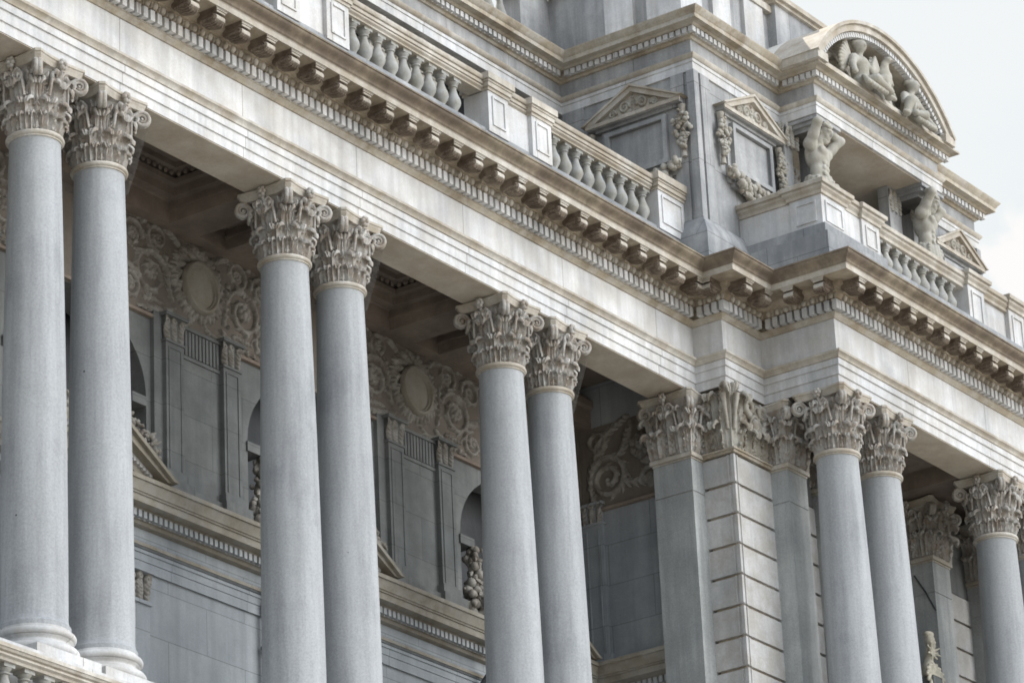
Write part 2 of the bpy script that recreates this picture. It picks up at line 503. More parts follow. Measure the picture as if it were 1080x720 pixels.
def nets(D, lo, res):
    S = D < 0
    nx, ny, nz = D.shape
    acc = np.zeros((nx-1, ny-1, nz-1, 3), np.float64); cnt = np.zeros((nx-1, ny-1, nz-1))
    def sl(o):
        return D[o[0]:nx-1+o[0], o[1]:ny-1+o[1], o[2]:nz-1+o[2]]
    cor = [(i, j, k) for i in (0, 1) for j in (0, 1) for k in (0, 1)]
    for a in cor:
        for ax in range(3):
            if a[ax] == 0:
                b = list(a); b[ax] = 1
                da, db = sl(a), sl(b)
                m = (da < 0) != (db < 0)
                t = np.where(m, da/np.where(m, da-db, 1), 0)
                for c in range(3):
                    acc[..., c] += np.where(m, a[c]+(t if c == ax else 0), 0)
                cnt += m
    act = cnt > 0
    idx = -np.ones(act.shape, int)
    idx[act] = np.arange(act.sum())
    ii = np.argwhere(act)
    V = lo+res*(ii+acc[act]/cnt[act][:, None])
    F = []
    for ax in range(3):
        o1, o2 = (ax+1) % 3, (ax+2) % 3
        a = [slice(None)]*3; b = [slice(None)]*3
        a[ax] = slice(0, -1); b[ax] = slice(1, None)
        m = S[tuple(a)] != S[tuple(b)]
        e = np.argwhere(m)
        e = e[(e[:, o1] > 0) & (e[:, o2] > 0) & (e[:, o1] < D.shape[o1]-1) & (e[:, o2] < D.shape[o2]-1)]
        def cell(d1, d2):
            q = e.copy(); q[:, o1] += d1; q[:, o2] += d2
            return idx[q[:, 0], q[:, 1], q[:, 2]]
        quad = np.stack([cell(-1, -1), cell(0, -1), cell(0, 0), cell(-1, 0)], 1)
        F.append(quad)
    F = np.concatenate(F)
    return V, F
def sculpt_mb(sc, res, T=None, **kw):
    V, F = sc.mesh(res, **kw)
    mb = MB()
    if T is not None:
        V = np.array([tuple(T @ Vector(p)) for p in V])
    mb.add(V, [tuple(int(i) for i in q) for q in F])
    return mb

# ------------------------------------------------------------------ carved relief as a height field over a wall rectangle
def spiral(cx, cz, r0, r1, a0, turns, n=46, w0=0.05, w1=0.025):
    out = []
    for i in range(n):
        t = i/(n-1)
        a = a0+turns*2*PI*t
        r = r0*(1-t)**0.8+r1*t
        out.append((cx+r*math.cos(a), cz+r*math.sin(a), w0*(1-t)+w1*t))
    return out
def stem(pts, w0, w1, n=26):
    """quadratic/cubic bezier through control points"""
    out = []
    k = len(pts)-1
    for i in range(n):
        t = i/(n-1)
        x = z = 0
        for j, (px, pz) in enumerate(pts):
            bz = math.comb(k, j)*t**j*(1-t)**(k-j)
            x += bz*px; z += bz*pz
        out.append((x, z, w0*(1-t)+w1*t))
    return out
def frond(pts, w, lobes=6, n=44):
    """acanthus blade: a spine with pairs of curling leaflets, tapering to the tip"""
    base = stem(pts, 1, 1, n)
    out = []
    for i, (x, z, _) in enumerate(base):
        t = i/(n-1)
        out.append((x, z, w*(0.40-0.22*t)))
    for q in range(lobes+1):
        t = (q+0.35)/(lobes+1)
        i = min(n-2, int(t*(n-1)))
        x, z, _ = base[i]
        dx, dz = base[i+1][0]-x, base[i+1][1]-z
        ln = math.hypot(dx, dz) or 1
        dx, dz = dx/ln, dz/ln
        L_ = w*1.15*math.sin(PI*min(1, 0.2+t*0.75))**0.6
        for sg in (-1, 1):
            for k in range(8):
                u = k/7
                along = 0.55*L_*u+0.30*L_*u*u
                side = L_*(0.95*u-0.25*u*u)
                out.append((x+dx*along-dz*sg*side, z+dz*along+dx*sg*side, w*(0.30*(1-u)+0.13)))
    return out
def leafy(sp, w, side=1, every=4, seed=0):
    """a scroll stroke with leaflets springing from its outer edge"""
    rnd = random.Random(seed)
    out = list(sp)
    n = len(sp)
    for i in range(2, n-6, every):
        x, z, pw = sp[i]
        dx, dz = sp[i+1][0]-x, sp[i+1][1]-z
        ln = math.hypot(dx, dz) or 1
        dx, dz = dx/ln, dz/ln
        L_ = w*(1-0.6*i/n)*rnd.uniform(0.8, 1.25)
        for sg in ((side,) if i % (2*every) else (side, -side*0.6)):
            for k in range(8):
                u = k/7
                out.append((x+dx*L_*(0.35*u+0.5*u*u)-dz*sg*L_*(u-0.25*u*u), z+dz*L_*(0.35*u+0.5*u*u)+dx*sg*L_*(u-0.25*u*u), w*(0.24*(1-u)+0.10)))
    return out
def relief(W, H, strokes, depth=1.0, step=0.02, extra=None, seed=0):
    """returns (X, Z, h) arrays with x in [0,W], z in [0,H]"""
    nx, nz_ = int(W/step)+1, int(H/step)+1
    X, Z = np.meshgrid(np.linspace(0, W, nx), np.linspace(0, H, nz_), indexing='ij')
    h = np.zeros_like(X)
    for s in strokes:
        for (px, pz, pw) in s:
            i0, i1 = np.searchsorted(X[:, 0], (px-pw, px+pw)); j0, j1 = np.searchsorted(Z[0], (pz-pw, pz+pw))
            if i1 <= i0 or j1 <= j0:
                continue
            d2 = (X[i0:i1, j0:j1]-px)**2+(Z[i0:i1, j0:j1]-pz)**2
            q = np.sqrt(np.clip(pw*pw-d2, 0, None))
            # a fine groove along the middle of broad strokes
            if pw > 0.045:
                q = q*(1-0.35*np.exp(-d2/(0.018**2)))
            h[i0:i1, j0:j1] = np.maximum(h[i0:i1, j0:j1], q)
    if extra is not None:
        h = np.maximum(h, extra(X, Z))
    return X, Z, h*depth
def relief_mb(field, fn, mb=None, eps=0.004, bottom=-0.01, mask=None):
    X, Z, h = field
    mb = mb or MB()
    nx, nz_ = X.shape
    keep = h > eps
    use = np.zeros_like(keep)
    cell = keep[:-1, :-1] | keep[1:, :-1] | keep[:-1, 1:] | keep[1:, 1:]
    if mask is not None:
        cell &= mask(X[:-1, :-1], Z[:-1, :-1])
    ids = {}
    vs, fs = [], []
    def vid(i, j):
        q = ids.get((i, j))
        if q is None:
            d = h[i, j] if keep[i, j] else bottom
            q = ids[(i, j)] = len(vs)
            vs.append(fn(X[i, j], Z[i, j], d))
        return q
    for i, j in np.argwhere(cell):
        fs.append((vid(i, j), vid(i+1, j), vid(i+1, j+1), vid(i, j+1)))
    return mb.add(vs, fs)

# ------------------------------------------------------------------ measured plan of the facade (metres, z = 0 at the architrave soffit)
PER, S, SP = 5.0, 1.2155, 1.28          # bay, spacing inside a pair
CY = 0.327                              # column axis behind the architrave face
D1, D2 = 0.5442, 1.346
XA, XB = 14.78, 15.90
YP = -(D1+D2)
XEND = 24.4
YB = 2.3                                # loggia back wall
XE = 14.93                              # loggia end wall
FLOOR = -8.02
PATH = [(-14, 0), (XA, 0), (XA, -D1), (XB, -D1), (XB, YP), (XEND, YP), (XEND, -D1), (XEND+8, -D1)]

building = root('stone_building', 'grey stone palace front with colonnaded loggia, tan cornice and carved attic', 'building', (5, 3, GROUND))

# ---- plaza
pl = MB(); pl.box(-900, 900, -900, 900, GROUND-1, GROUND)
o = pl.build('ground', 'plaza'); o['kind'] = 'structure'

# ---- lower storey: massive ashlar wall under the loggia floor
lw = MB()
lw.box(-14, 30, 0.9, 14, GROUND-0.5, FLOOR-0.55)
lw.box(-14, XA, -0.05, 0.9, -11.2, FLOOR-0.55)
lw.box(XA, 30, YP-0.15, 0.9, GROUND-0.5, FLOOR-0.55)
for k in range(5):
    x = -11.4+k*5.0+3.1-1.2
    lw.box(x+1.6, x+3.3, -0.05, 0.9, GROUND-0.5, -11.2)
lw.build('base_storey', 'wall', building)
fl = MB()
fl.box(-14, XA, -0.28, YB+0.3, FLOOR-0.55, FLOOR)
fl.box(XA+0.004, 30, YP-0.75, YB+0.3, FLOOR-0.55, FLOOR)
fl.build('loggia_floor', 'smooth', building)

# ---- entablature
ar = MB()
ar.sweep(PATH, [(0.0, 0.0), (0.0, 0.145), (0.022, 0.15), (0.022, 0.30), (0.046, 0.305), (0.046, 0.405), (-0.66, 0.405), (-0.66, 0.0)])
ar.build('architrave', 'smooth', building)
ac = MB()
ac.sweep(PATH, [(0.046, 0.408), (0.062, 0.415), (0.066, 0.44), (0.088, 0.47), (0.118, 0.487), (0.122, 0.52), (-0.3, 0.545), (-0.3, 0.408)])
ac.build('architrave_crown', 'pale_tan', building)
so = MB()
so.box(-14, XA, 0.006, 0.654, -0.012, -0.003)
so.box(XB+0.004, XEND, YP+0.006, YP+0.654, -0.012, -0.003)
so.build('architrave_soffit', 'soffit', building)
fr = MB()
fr.sweep(PATH, [(0.0, 0.548), (0.0, 1.08), (-0.6, 1.08), (-0.6, 0.548)])
fr.build('frieze', 'smooth', building)
bmld = MB()
bmld.sweep(PATH, [(0.0, 1.083), (0.02, 1.088), (0.03, 1.108), (0.062, 1.13), (0.075, 1.15), (0.092, 1.155), (0.092, 1.166), (0.036, 1.167), (0.036, 1.32), (0.115, 1.323), (0.115, 1.335), (-0.5, 1.335), (-0.5, 1.083)])
bm_o = bmld.build('bed_moulding', 'tan', building)
cn = MB()
cn.sweep(PATH, [(0.115, 1.338), (0.155, 1.345), (0.175, 1.375), (0.20, 1.422), (0.235, 1.43), (0.24, 1.445), (0.275, 1.452), (0.32, 1.475), (0.345, 1.50), (0.35, 1.525), (0.642, 1.53), (0.642, 1.56), (-0.5, 1.56), (-0.5, 1.338)])
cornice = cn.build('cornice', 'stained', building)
co = MB(); co.sweep(PATH, [(0.644, 1.532), (0.648, 1.523), (0.66, 1.523), (0.664, 1.60), (0.675, 1.612), (0.3, 1.612), (0.3, 1.565), (0.644, 1.565)])
co.build('corona', 'pale_tan', building)
cy_ = MB()
cprof = [(0.672, 1.615), (0.69, 1.635)]
for i in range(9):
    t = i/8
    cprof.append((0.69+0.11*t-0.016*math.sin(2*PI*t), 1.64+0.125*t))
cprof += [(0.818, 1.77), (0.818, 1.792), (-0.3, 1.86), (-0.3, 1.615)]
cy_.sweep(PATH, cprof)
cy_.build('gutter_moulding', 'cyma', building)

# dentils along every visible run of the path
eg = MB()
RUNS = [((-6, 0), (XA, 0)), ((XA, 0), (XA, -D1)), ((XA, -D1), (XB, -D1)), ((XB, -D1), (XB, YP)), ((XB, YP), (XEND, YP))]
def run_frame(a, b):
    d = Vector((b[0]-a[0], b[1]-a[1])); Ln = d.length; d.normalize()
    return d, Vector((d.y, -d.x)), Ln
CORN = {0: (0, -1), 1: (-1, 1), 2: (1, -1), 3: (-1, 1), 4: (1, 1)}   # -1 re-entrant corner at that end, +1 salient
def obox(mb, o, d, n, s0, s1, o0, o1, z0, z1):
    vs = []
    for z in (z0, z1):
        for (q, e) in ((s0, o0), (s1, o0), (s1, o1), (s0, o1)):
            p = Vector(o)+d*q+n*e
            vs.append((p.x, p.y, z))
    mb.add(vs, [(3, 2, 1, 0), (4, 5, 6, 7), (0, 1, 5, 4), (1, 2, 6, 5), (2, 3, 7, 6), (3, 0, 4, 7)])
def crenel(mb, a, d, n, s0, s1, k, wd, o_in, o_out, z0, z1):
    poly = [(s0, o_in-0.03)]
    for i in range(k+1):
        q = s0+(s1-s0-wd)*i/k
        poly += [(q, o_in), (q, o_out), (q+wd, o_out), (q+wd, o_in)]
    poly += [(s1, o_in-0.03)]
    def fn(p, q, z):
        v = Vector(a)+d*p+n*q
        return (v.x, v.y, z)
    m = len(poly)
    vs = [fn(p, q, z0) for p, q in poly]+[fn(p, q, z1) for p, q in poly]
    fs = [(i, (i+1) % m, (i+1) % m+m, i+m) for i in range(m)]
    for i in range(k+1):
        j = 1+4*i
        for o_ in (0, m):
            fs.append((j+o_, j+1+o_, j+2+o_, j+3+o_))
    mb.add(vs, fs)
for ri, (a, b) in enumerate(RUNS):
    d, n, Ln = run_frame(a, b)
    e0 = -0.165 if CORN[ri][0] == -1 else (0.165 if CORN[ri][0] == 1 else 0)
    e1 = -0.165 if CORN[ri][1] == -1 else 0.165
    s0, s1 = -e0 if CORN[ri][0] == 1 else -e0, Ln+e1
    if CORN[ri][0] == -1:
        s0 = 0.165+0.05
    if CORN[ri][1] == -1:
        s1 = Ln-0.165-0.05
    if CORN[ri][0] == 1:
        s0 = -0.165+0.139
    k = max(1, round((s1-s0-0.088)/0.139))
    dn = MB(); crenel(dn, a, d, n, s0, s1, k, 0.088, 0.038, 0.178, 1.1675, 1.319)
    dn.build('dentil_moulding', 'smooth', cornice)
    k = max(1, round((s1-s0)/0.16))
    for i in range(k):
        q = s0+(s1-s0)*(i+0.5)/k
        p = Vector(a)+d*q+n*0.188
        eg.ball((p.x, p.y, 1.382), 0.056, 10, 7, (0.82, 0.82, 1.0))
        p = Vector(a)+d*(q+0.08)+n*0.19
        eg.ball((p.x, p.y, 1.372), 0.05, 6, 5, (0.2, 0.5, 1.0))
eg.build('egg_and_dart_moulding', 'pale_tan', cornice)

# modillions: scrolled brackets, cap moulding, acanthus leaf under
def modillion_mesh():
    mb = MB()
    pr = [(-0.06, 0.0), (-0.06, -0.09), (-0.02, -0.125), (0.03, -0.148), (0.09, -0.142), (0.14, -0.152)]
    for i in range(10):
        q = -PI*0.5+PI*1.0*i/9
        pr.append((0.185+0.068*math.cos(q), -0.105+0.068*math.sin(q)))
    pr.append((0.255, 0.0))
    mb.prism(pr, lambda a, b, d: (d, -a, b-0.03), -0.094, 0.094)
    for sx in (-1, 1):                                        # scrolls on the cheeks
        sp = [(sx*0.098, -(0.185+x), -0.135+z) for x, z, _ in spiral(0, 0, 0.056, 0.008, PI/2, 1.6*sx, 22)]
        mb.tube(sp, 0.012, 5)
        mb.tube([(sx*0.097, 0.0, -0.09), (sx*0.097, -0.08, -0.10), (sx*0.097, -0.15, -0.075)], 0.012, 5)
    mb.box(-0.10, 0.10, -0.268, 0.06, -0.032, -0.014)
    mb.box(-0.115, 0.115, -0.282, 0.06, -0.014, 0.0)
    for k in range(-4, 5):                                    # ribs of the acanthus leaf on the under side, fanning to the front
        a_ = 0.012*k
        f_ = 0.0245*k
        dz = -0.012*(4-abs(k))/4-(0.014 if k % 2 else 0)
        mb.tube([(a_, 0.03, -0.135), (a_*1.3, -0.03, -0.182+dz), (f_, -0.10, -0.188+dz), (f_*1.02, -0.165, -0.206+dz), (f_, -0.225, -0.196+dz), (f_*0.92, -0.262, -0.160)], [0.009, 0.012, 0.013, 0.013, 0.012, 0.008], 6)
    for k in range(6):                                        # leaf edge lobes along both cheeks
        for sx in (-1, 1):
            y = -0.02-0.042*k
            mb.tube([(sx*0.088, y+0.02, -0.165), (sx*0.108, y, -0.150), (sx*0.102, y-0.03, -0.115)], [0.016, 0.018, 0.007], 6)
    mb.jitter(0.004, 30)
    return mb
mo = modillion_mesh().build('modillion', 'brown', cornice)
mcap = MB()
mcap.box(-0.12, 0.12, -0.292, -0.284, -0.016, -0.001); mcap.box(-0.104, 0.104, -0.286, -0.27, -0.034, -0.017)
mcap.box(-0.086, 0.086, -0.272, -0.257, -0.062, -0.036)
mcap.tube([(-0.084, -0.205, -0.135), (0.084, -0.205, -0.135)], 0.064, 12)
mfront = mcap.build('scroll_front', 'pale_tan', mo, loc=(0, 0, 0))  # pale front: light on the forward faces put into the colour
first = [True]
def put_mod(x, y, rz):
    if first[0]:
        o, first[0] = mo, False
    else:
        o = copy_tree(mo, cornice)
    o.location = (x, y, 1.527)
    o.rotation_euler = (0, 0, rz)
def mods(a, b, offs, rz):
    d, n, Ln = run_frame(a, b)
    for q in offs:
        p = Vector(a)+d*q+n*0.352
        put_mod(p.x, p.y, rz)
xs = [3.61+0.5255*k for k in range(-12, 22)]
xs = [x for x in xs if -2.9 < x < 14.3]
mods((0, 0), (XA, 0), [x for x in xs], 0)
mods((XA, 0), (XA, -D1), [D1+0.12], -PI/2)
mods((XA, -D1), (XB, -D1), [-0.13, 0.42], 0)
mods((XB, -D1), (XB, YP), [0.92, D2+0.12], -PI/2)
mods((XB, YP), (XEND, YP), [-0.13]+[0.395+0.5255*k for k in range(0, 16)], 0)

# ------------------------------------------------------------------ Corinthian capital
def bell_r(z, r0=0.29):
    return r0+0.015*z+0.10*max(0, (z-0.55)/0.3)**2
def leaf(mb, place, z0, zt, wid, curl, lobes=5, out=0.02, th=0.016, seed=0):
    """place(lat, out, z, dr)->xyz ; grows from z0 to zt and curls outward"""
    J, I = 22, 13
    Hh = zt-z0
    ctr = []
    for j in range(J):
        v = j/(J-1)
        if v < 0.66:
            t = v/0.66
            ctr.append((out+0.040*t*t+0.014*math.sin(t*PI), z0+(Hh-curl*0.8)*t))
        else:
            t = (v-0.66)/0.34
            a = PI*1.22*t
            ctr.append((out+0.040+curl*(1-math.cos(a))*0.95, z0+Hh-curl*0.8+curl*0.9*math.sin(a)))
    gr, nv = [], []
    for j in range(J):
        v = j/(J-1)
        a, b = ctr[max(j-1, 0)], ctr[min(j+1, J-1)]
        tx, tz = b[0]-a[0], b[1]-a[1]
        ln = math.hypot(tx, tz) or 1
        no, nz2 = tz/ln, -tx/ln                                # outward normal in (out, z)
        lob = abs(math.sin(PI*(lobes*v+0.15)))
        env = (0.86+0.22*math.sin(PI*min(1, v*1.15)))*(1.0 if v < 0.8 else 1-0.45*((v-0.8)/0.2)**2)
        wv = wid*env*(0.72+0.28*lob**0.7)
        row, nr_ = [], []
        for i in range(I):
            u = i/(I-1)*2-1
            rid = 0.022*math.exp(-(u*4.5)**2)+0.015*math.cos(u*PI*4)*(0.3+0.7*lob)-0.028*abs(u)**1.5*(1.6-v)
            edge = 0.020*max(0, abs(u)-0.75)/0.25*lob
            e = ctr[j][0]+no*(rid+edge)
            z = ctr[j][1]+nz2*(rid+edge)-0.03*(1-abs(u))*0
            p = place(u*wv, e, z)
            row.append(Vector(p)); nr_.append(Vector(place(u*wv, e+no*0.1, z+nz2*0.1))-Vector(p))
        for q in nr_:
            q.normalize()
        gr.append(row); nv.append(nr_)
    mb.shell(gr, nv, th)
    for q in range(lobes):                                     # leaflets standing off both edges
        v = (q+0.75)/(lobes+0.9)
        j = min(J-2, int(v*(J-1)))
        for sd_ in (0, I-1):
            p = gr[j][sd_]; up_ = (gr[j+1][sd_]-gr[j][sd_]).normalized()
            nn = nv[j][sd_]; sdv = (gr[j][sd_]-gr[j][I//2]).normalized()
            dr = (up_*0.8+sdv*0.35+nn*0.45).normalized()
            L_ = wid*0.36
            mb.tube([p-dr*L_*0.3-sdv*L_*0.4, p-sdv*L_*0.1, p+dr*L_*0.55+nn*0.008], [wid*0.10, wid*0.17, wid*0.06], 6)
    # rolled tip: three knuckles
    tip = gr[J-5]
    for i in (2, I//2, I-3):
        mb.ball(tip[i]+nv[J-5][i]*0.006, wid*0.24, 8, 6)
def ang_place(ang, rfun):
    def f(lat, out, z):
        r = rfun(z)+out
        a = ang+lat/max(0.2, rfun(z)+out*0.4)
        return (r*math.cos(a), r*math.sin(a), z)
    return f
def abacus_mb(hd=0.66, mid=0.425, z0=0.865):
    mb = MB()
    def outline(s):
        pts = []
        for k in range(4):
            a0 = PI/4+k*PI/2
            c0 = Vector((math.cos(a0), math.sin(a0)))*hd*s; c1 = Vector((math.cos(a0+PI/2), math.sin(a0+PI/2)))*hd*s
            t = (c1-c0).normalized()
            nrm = Vector((math.cos(a0+PI/4), math.sin(a0+PI/4)))
            cut = 0.055
            A, B = c0+t*cut, c1-t*cut
            sag = (A.dot(nrm)-mid*s)
            for i in range(11):
                q = i/10
                p = A.lerp(B, q)-nrm*sag*(1-(2*q-1)**2)
                pts.append(p)
        return pts
    rings = [(0.90, z0), (0.93, z0+0.03), (0.945, z0+0.055), (0.955, z0+0.06), (0.965, z0+0.085), (1.0, z0+0.095), (1.0, z0+0.128)]
    vs, fs = [], []
    n = 44
    for s_, z in rings:
        for p in outline(s_):
            vs.append((p.x, p.y, z))
    for j in range(len(rings)-1):
        for i in range(n):
            fs.append((j*n+i, j*n+(i+1) % n, (j+1)*n+(i+1) % n, (j+1)*n+i))
    fs.append(tuple(range(n-1, -1, -1))); fs.append(tuple((len(rings)-1)*n+i for i in range(n)))
    mb.add(vs, fs)
    return mb
def volute_strip(mb, plane, pts, hw, rad, n=8):
    """a band along (a,b) pts in a plane; plane(a,b,c)->xyz where c is across the band"""
    P = [plane(a, b, 0) for a, b, _ in pts]
    nrm = Vector(plane(0, 0, 1))-Vector(plane(0, 0, 0))
    mb.tube(P, [q[2] for q in pts], n, True, hw/rad, nrm)
def capital_parts(square=None):
    """returns dict of MB for a capital of height 1 (z 0..~0.993); square = half width for a pilaster"""
    leaves, vol, bell = MB(), MB(), MB()
    if square is None:
        bell.lathe([(0.285, 0.0), (0.27, 0.1), (0.275, 0.5), (0.305, 0.7), (0.38, 0.84), (0.42, 0.858), (0.40, 0.868)], 40)
        rf = bell_r
        for k in range(8):
            leaf(leaves, ang_place(k*PI/4+PI/8, rf), 0.01, 0.41, 0.112, 0.046, lobes=5)
            leaf(leaves, ang_place(k*PI/4, rf), 0.03, 0.67, 0.115, 0.056, lobes=6, out=0.012)
        for k in range(16):                                    # calyx leaves and stalks
            a = k*PI/8+PI/16
            leaf(leaves, ang_place(a, rf), 0.40, 0.76 if k % 2 else 0.72, 0.055, 0.038, lobes=4, out=0.035)
            leaf(leaves, ang_place(a, rf), 0.0, 0.22, 0.05, 0.025, lobes=3, out=0.012)
    else:
        w_ = square
        bell.lathe([(w_*1.414, 0.0), (w_*1.414, 0.5), (w_*1.414+0.03, 0.7), (w_*1.414+0.11, 0.84), (w_*1.414+0.14, 0.868)], 4, sq=True)
        def flat(nx, ny, lat0):
            t = Vector((-ny, nx)); n_ = Vector((nx, ny))
            def f(lat, out, z):
                p = n_*(w_+0.06*max(0, (z-0.55)/0.3)**2+out)+t*(lat+lat0)
                return (p.x, p.y, z)
            return f
        for nx, ny in ((0, -1), (-1, 0), (1, 0), (0, 1)):
            for lat in (-w_*0.55, w_*0.55):
                leaf(leaves, flat(nx, ny, lat), 0.01, 0.41, 0.135, 0.05, lobes=5)
            for lat in (0,):
                leaf(leaves, flat(nx, ny, lat), 0.03, 0.66, 0.135, 0.06, lobes=6)
            for lat in (-w_*0.62, w_*0.62):
                leaf(leaves, flat(nx, ny, lat), 0.42, 0.72, 0.06, 0.035, lobes=3, out=0.03)
        for k in range(4):
            a = PI/4+k*PI/2
            leaf(leaves, ang_place(a, lambda z: w_*1.35+0.02*z), 0.02, 0.64, 0.10, 0.06, lobes=5)
            leaf(leaves, ang_place(a, lambda z: w_*1.35+0.02*z), 0.01, 0.40, 0.09, 0.05, lobes=4, out=0.03)
    # corner volutes: a stalk rising and scrolling under each abacus horn, split in two cheeks
    for k in range(4):
        a = PI/4+k*PI/2
        e = Vector((math.cos(a), math.sin(a), 0)); t = Vector((-math.sin(a), math.cos(a), 0))
        for sd_ in (-1, 1):
            def plane(p, q, c, e=e, t=t, sd_=sd_):
                # cheeks spread slightly towards the bell
                sp = 0.022+0.11*max(0, 0.58-p)
                return e*p+t*(sd_*sp+c)+Vector((0, 0, q))
            pts = stem([(0.33, 0.44), (0.36, 0.66), (0.44, 0.85), (0.545, 0.857)], 0.022, 0.033, 14)
            pts += [(x, z, w2) for x, z, w2 in spiral(0.548, 0.757, 0.100, 0.016, PI/2, -1.75, 40, 0.030, 0.016)]
            volute_strip(vol, plane, pts, 0.040, 0.032)
            c = plane(0.548, 0.757, sd_*0.012)
            vol.ball(c, 0.024, 8, 6)
    # inner helices and fleuron on each face
    for k in range(4):
        a = k*PI/2
        e = Vector((math.cos(a), math.sin(a), 0)); t = Vector((-math.sin(a), math.cos(a), 0))
        base = 0.415 if square is None else square+0.115
        for sd_ in (-1, 1):
            def plane2(p, q, c, e=e, t=t, sd_=sd_, base=base):
                return t*(sd_*p)+e*(base+c+0.10*(q-0.7))+Vector((0, 0, q))
            pts = stem([(0.17, 0.44), (0.155, 0.62), (0.14, 0.80), (0.085, 0.815)], 0.014, 0.02, 12)
            pts += spiral(0.092, 0.73, 0.085, 0.014, PI/2, 1.6, 34, 0.025, 0.014)
            volute_strip(vol, plane2, pts, 0.036, 0.025)
            vol.ball(plane2(0.085, 0.745, 0.012), 0.02, 8, 6)
        c = e*(0.47 if square is None else square+0.18)+Vector((0, 0, 0.915))
        for i in range(6):
            q = i*PI/3
            vol.ball(c+t*0.042*math.cos(q)+Vector((0, 0, 0.05*math.sin(q))), 0.034, 8, 6)
        vol.ball(c+e*0.03, 0.03, 8, 6)
        vol.tube([c-e*0.06+Vector((0, 0, -0.32)), c-e*0.05+Vector((0, 0, -0.14)), c], [0.016, 0.018, 0.03], 8)
    if square is None:
        ab = abacus_mb()
    else:
        ab = abacus_mb(hd=(square+0.155)*1.414, mid=square+0.10)
    leaves.jitter(0.010, 16)
    vol.jitter(0.004, 20)
    return leaves, vol, bell, ab

RT, RB = 0.322, 0.415
ZN, ZB = -1.03, -7.52
def shaft_prof():
    pr = [(RB+0.035, 0.0), (RB+0.035, 0.055), (RB+0.012, 0.085), (RB, 0.15)]
    H = ZN-ZB
    for i in range(1, 25):
        t = i/25
        pr.append((RB-(RB-RT)*t**1.7, 0.15+(H-0.25)*t))
    pr += [(RT, H-0.09), (RT+0.012, H-0.055)]
    return pr
def make_column(loc, label, group):
    c = root('column', label, 'column', loc, group)
    z0 = FLOOR
    H0 = ZB-FLOOR
    def B(mb, nm, mat, par=c, **k):
        return mb.build(nm, mat, par, loc=(0, 0, 0), **k)
    bs = MB()
    pr = [(0.44, 0.15)]
    for i in range(9):
        a = -PI/2+PI*i/8
        pr.append((0.49+0.065*math.cos(a), 0.215+0.062*math.sin(a)))
    pr += [(0.475, 0.282), (0.47, 0.30)]
    for i in range(7):
        a = PI*i/6
        pr.append((0.47-0.028*math.sin(a), 0.30+0.06*i/6))
    pr += [(0.478, 0.37)]
    for i in range(8):
        a = -PI/2+PI*i/7
        pr.append((0.465+0.048*math.cos(a), 0.42+0.045*math.sin(a)))
    pr += [(0.455, 0.472), (0.45, H0)]
    bs.lathe(pr, 48)
    base = B(bs, 'base', 'smooth')
    pb = MB(); pb.box(-0.57, 0.57, -0.57, 0.57, 0.0, 0.148)
    B(pb, 'plinth', 'smooth', base)
    sh = MB(); sh.lathe([(r, z+H0) for r, z in shaft_prof()], 64)
    shaft = B(sh, 'shaft', 'shaft')
    lv, vo, be, ab = capital_parts()
    zc = ZN-FLOOR
    for mb in (lv, vo, be, ab):
        mb.v = [(x, y, z+zc) for x, y, z in mb.v]
    cap = B(be, 'capital', 'capital')
    B(lv, 'acanthus_leaves', 'capital', cap, smooth=60)
    B(vo, 'volutes', 'capital', cap, smooth=60)
    B(ab, 'abacus', 'pale_tan', cap)
    ast = MB()
    pr = []
    for i in range(9):
        a = -PI/2+PI*i/8
        pr.append((RT+0.012+0.036*math.cos(a), ZN-FLOOR-0.022+0.034*math.sin(a)))
    ast.lathe([(RT, ZN-FLOOR-0.078), (RT+0.02, ZN-FLOOR-0.073), (RT+0.02, ZN-FLOOR-0.057)]+pr+[(0.30, ZN-FLOOR+0.013)], 48)
    B(ast, 'astragal', 'pale_tan', shaft)
    return c
G1 = 'coupled columns of the loggia'
G2 = 'coupled columns of the corner pavilion'
colm = make_column((0, CY, FLOOR), 'smooth grey column at far left, its base just above the lower balustrade rail', G1)
dup(colm, (S, CY, FLOOR), 'smooth grey column with its base on show, second from the left edge', G1) if False else None
spots = [((S, CY), 'second grey column from the left edge, its base showing above the balustrade rail', G1),
         ((PER, CY), 'left column of the second pair from the left edge, nearer than its twin', G1),
         ((PER+S, CY), 'right column of the second pair from the left, partly hidden behind its twin', G1),
         ((2*PER, CY), 'left column of the third pair from the left, in front of the last arched recess', G1),
         ((2*PER+S, CY), 'right column of the third pair, nearest to the square end pilaster', G1),
         ((XB+CY, YP+CY), 'pavilion column standing under the projecting corner of the entablature', G2),
         ((XB+CY+SP, YP+CY), 'second pavilion column from the rusticated pier, beside the dark opening', G2),
         ((XB+CY+PER, YP+CY), 'pavilion column right of the dark opening, near the right edge', G2),
         ((XB+CY+PER+SP, YP+CY), 'column cut off by the right edge of the picture', G2)]
for (x, y), lab, g in spots:
    c = dup(colm, (x, y, FLOOR), lab)
    c['group'] = g

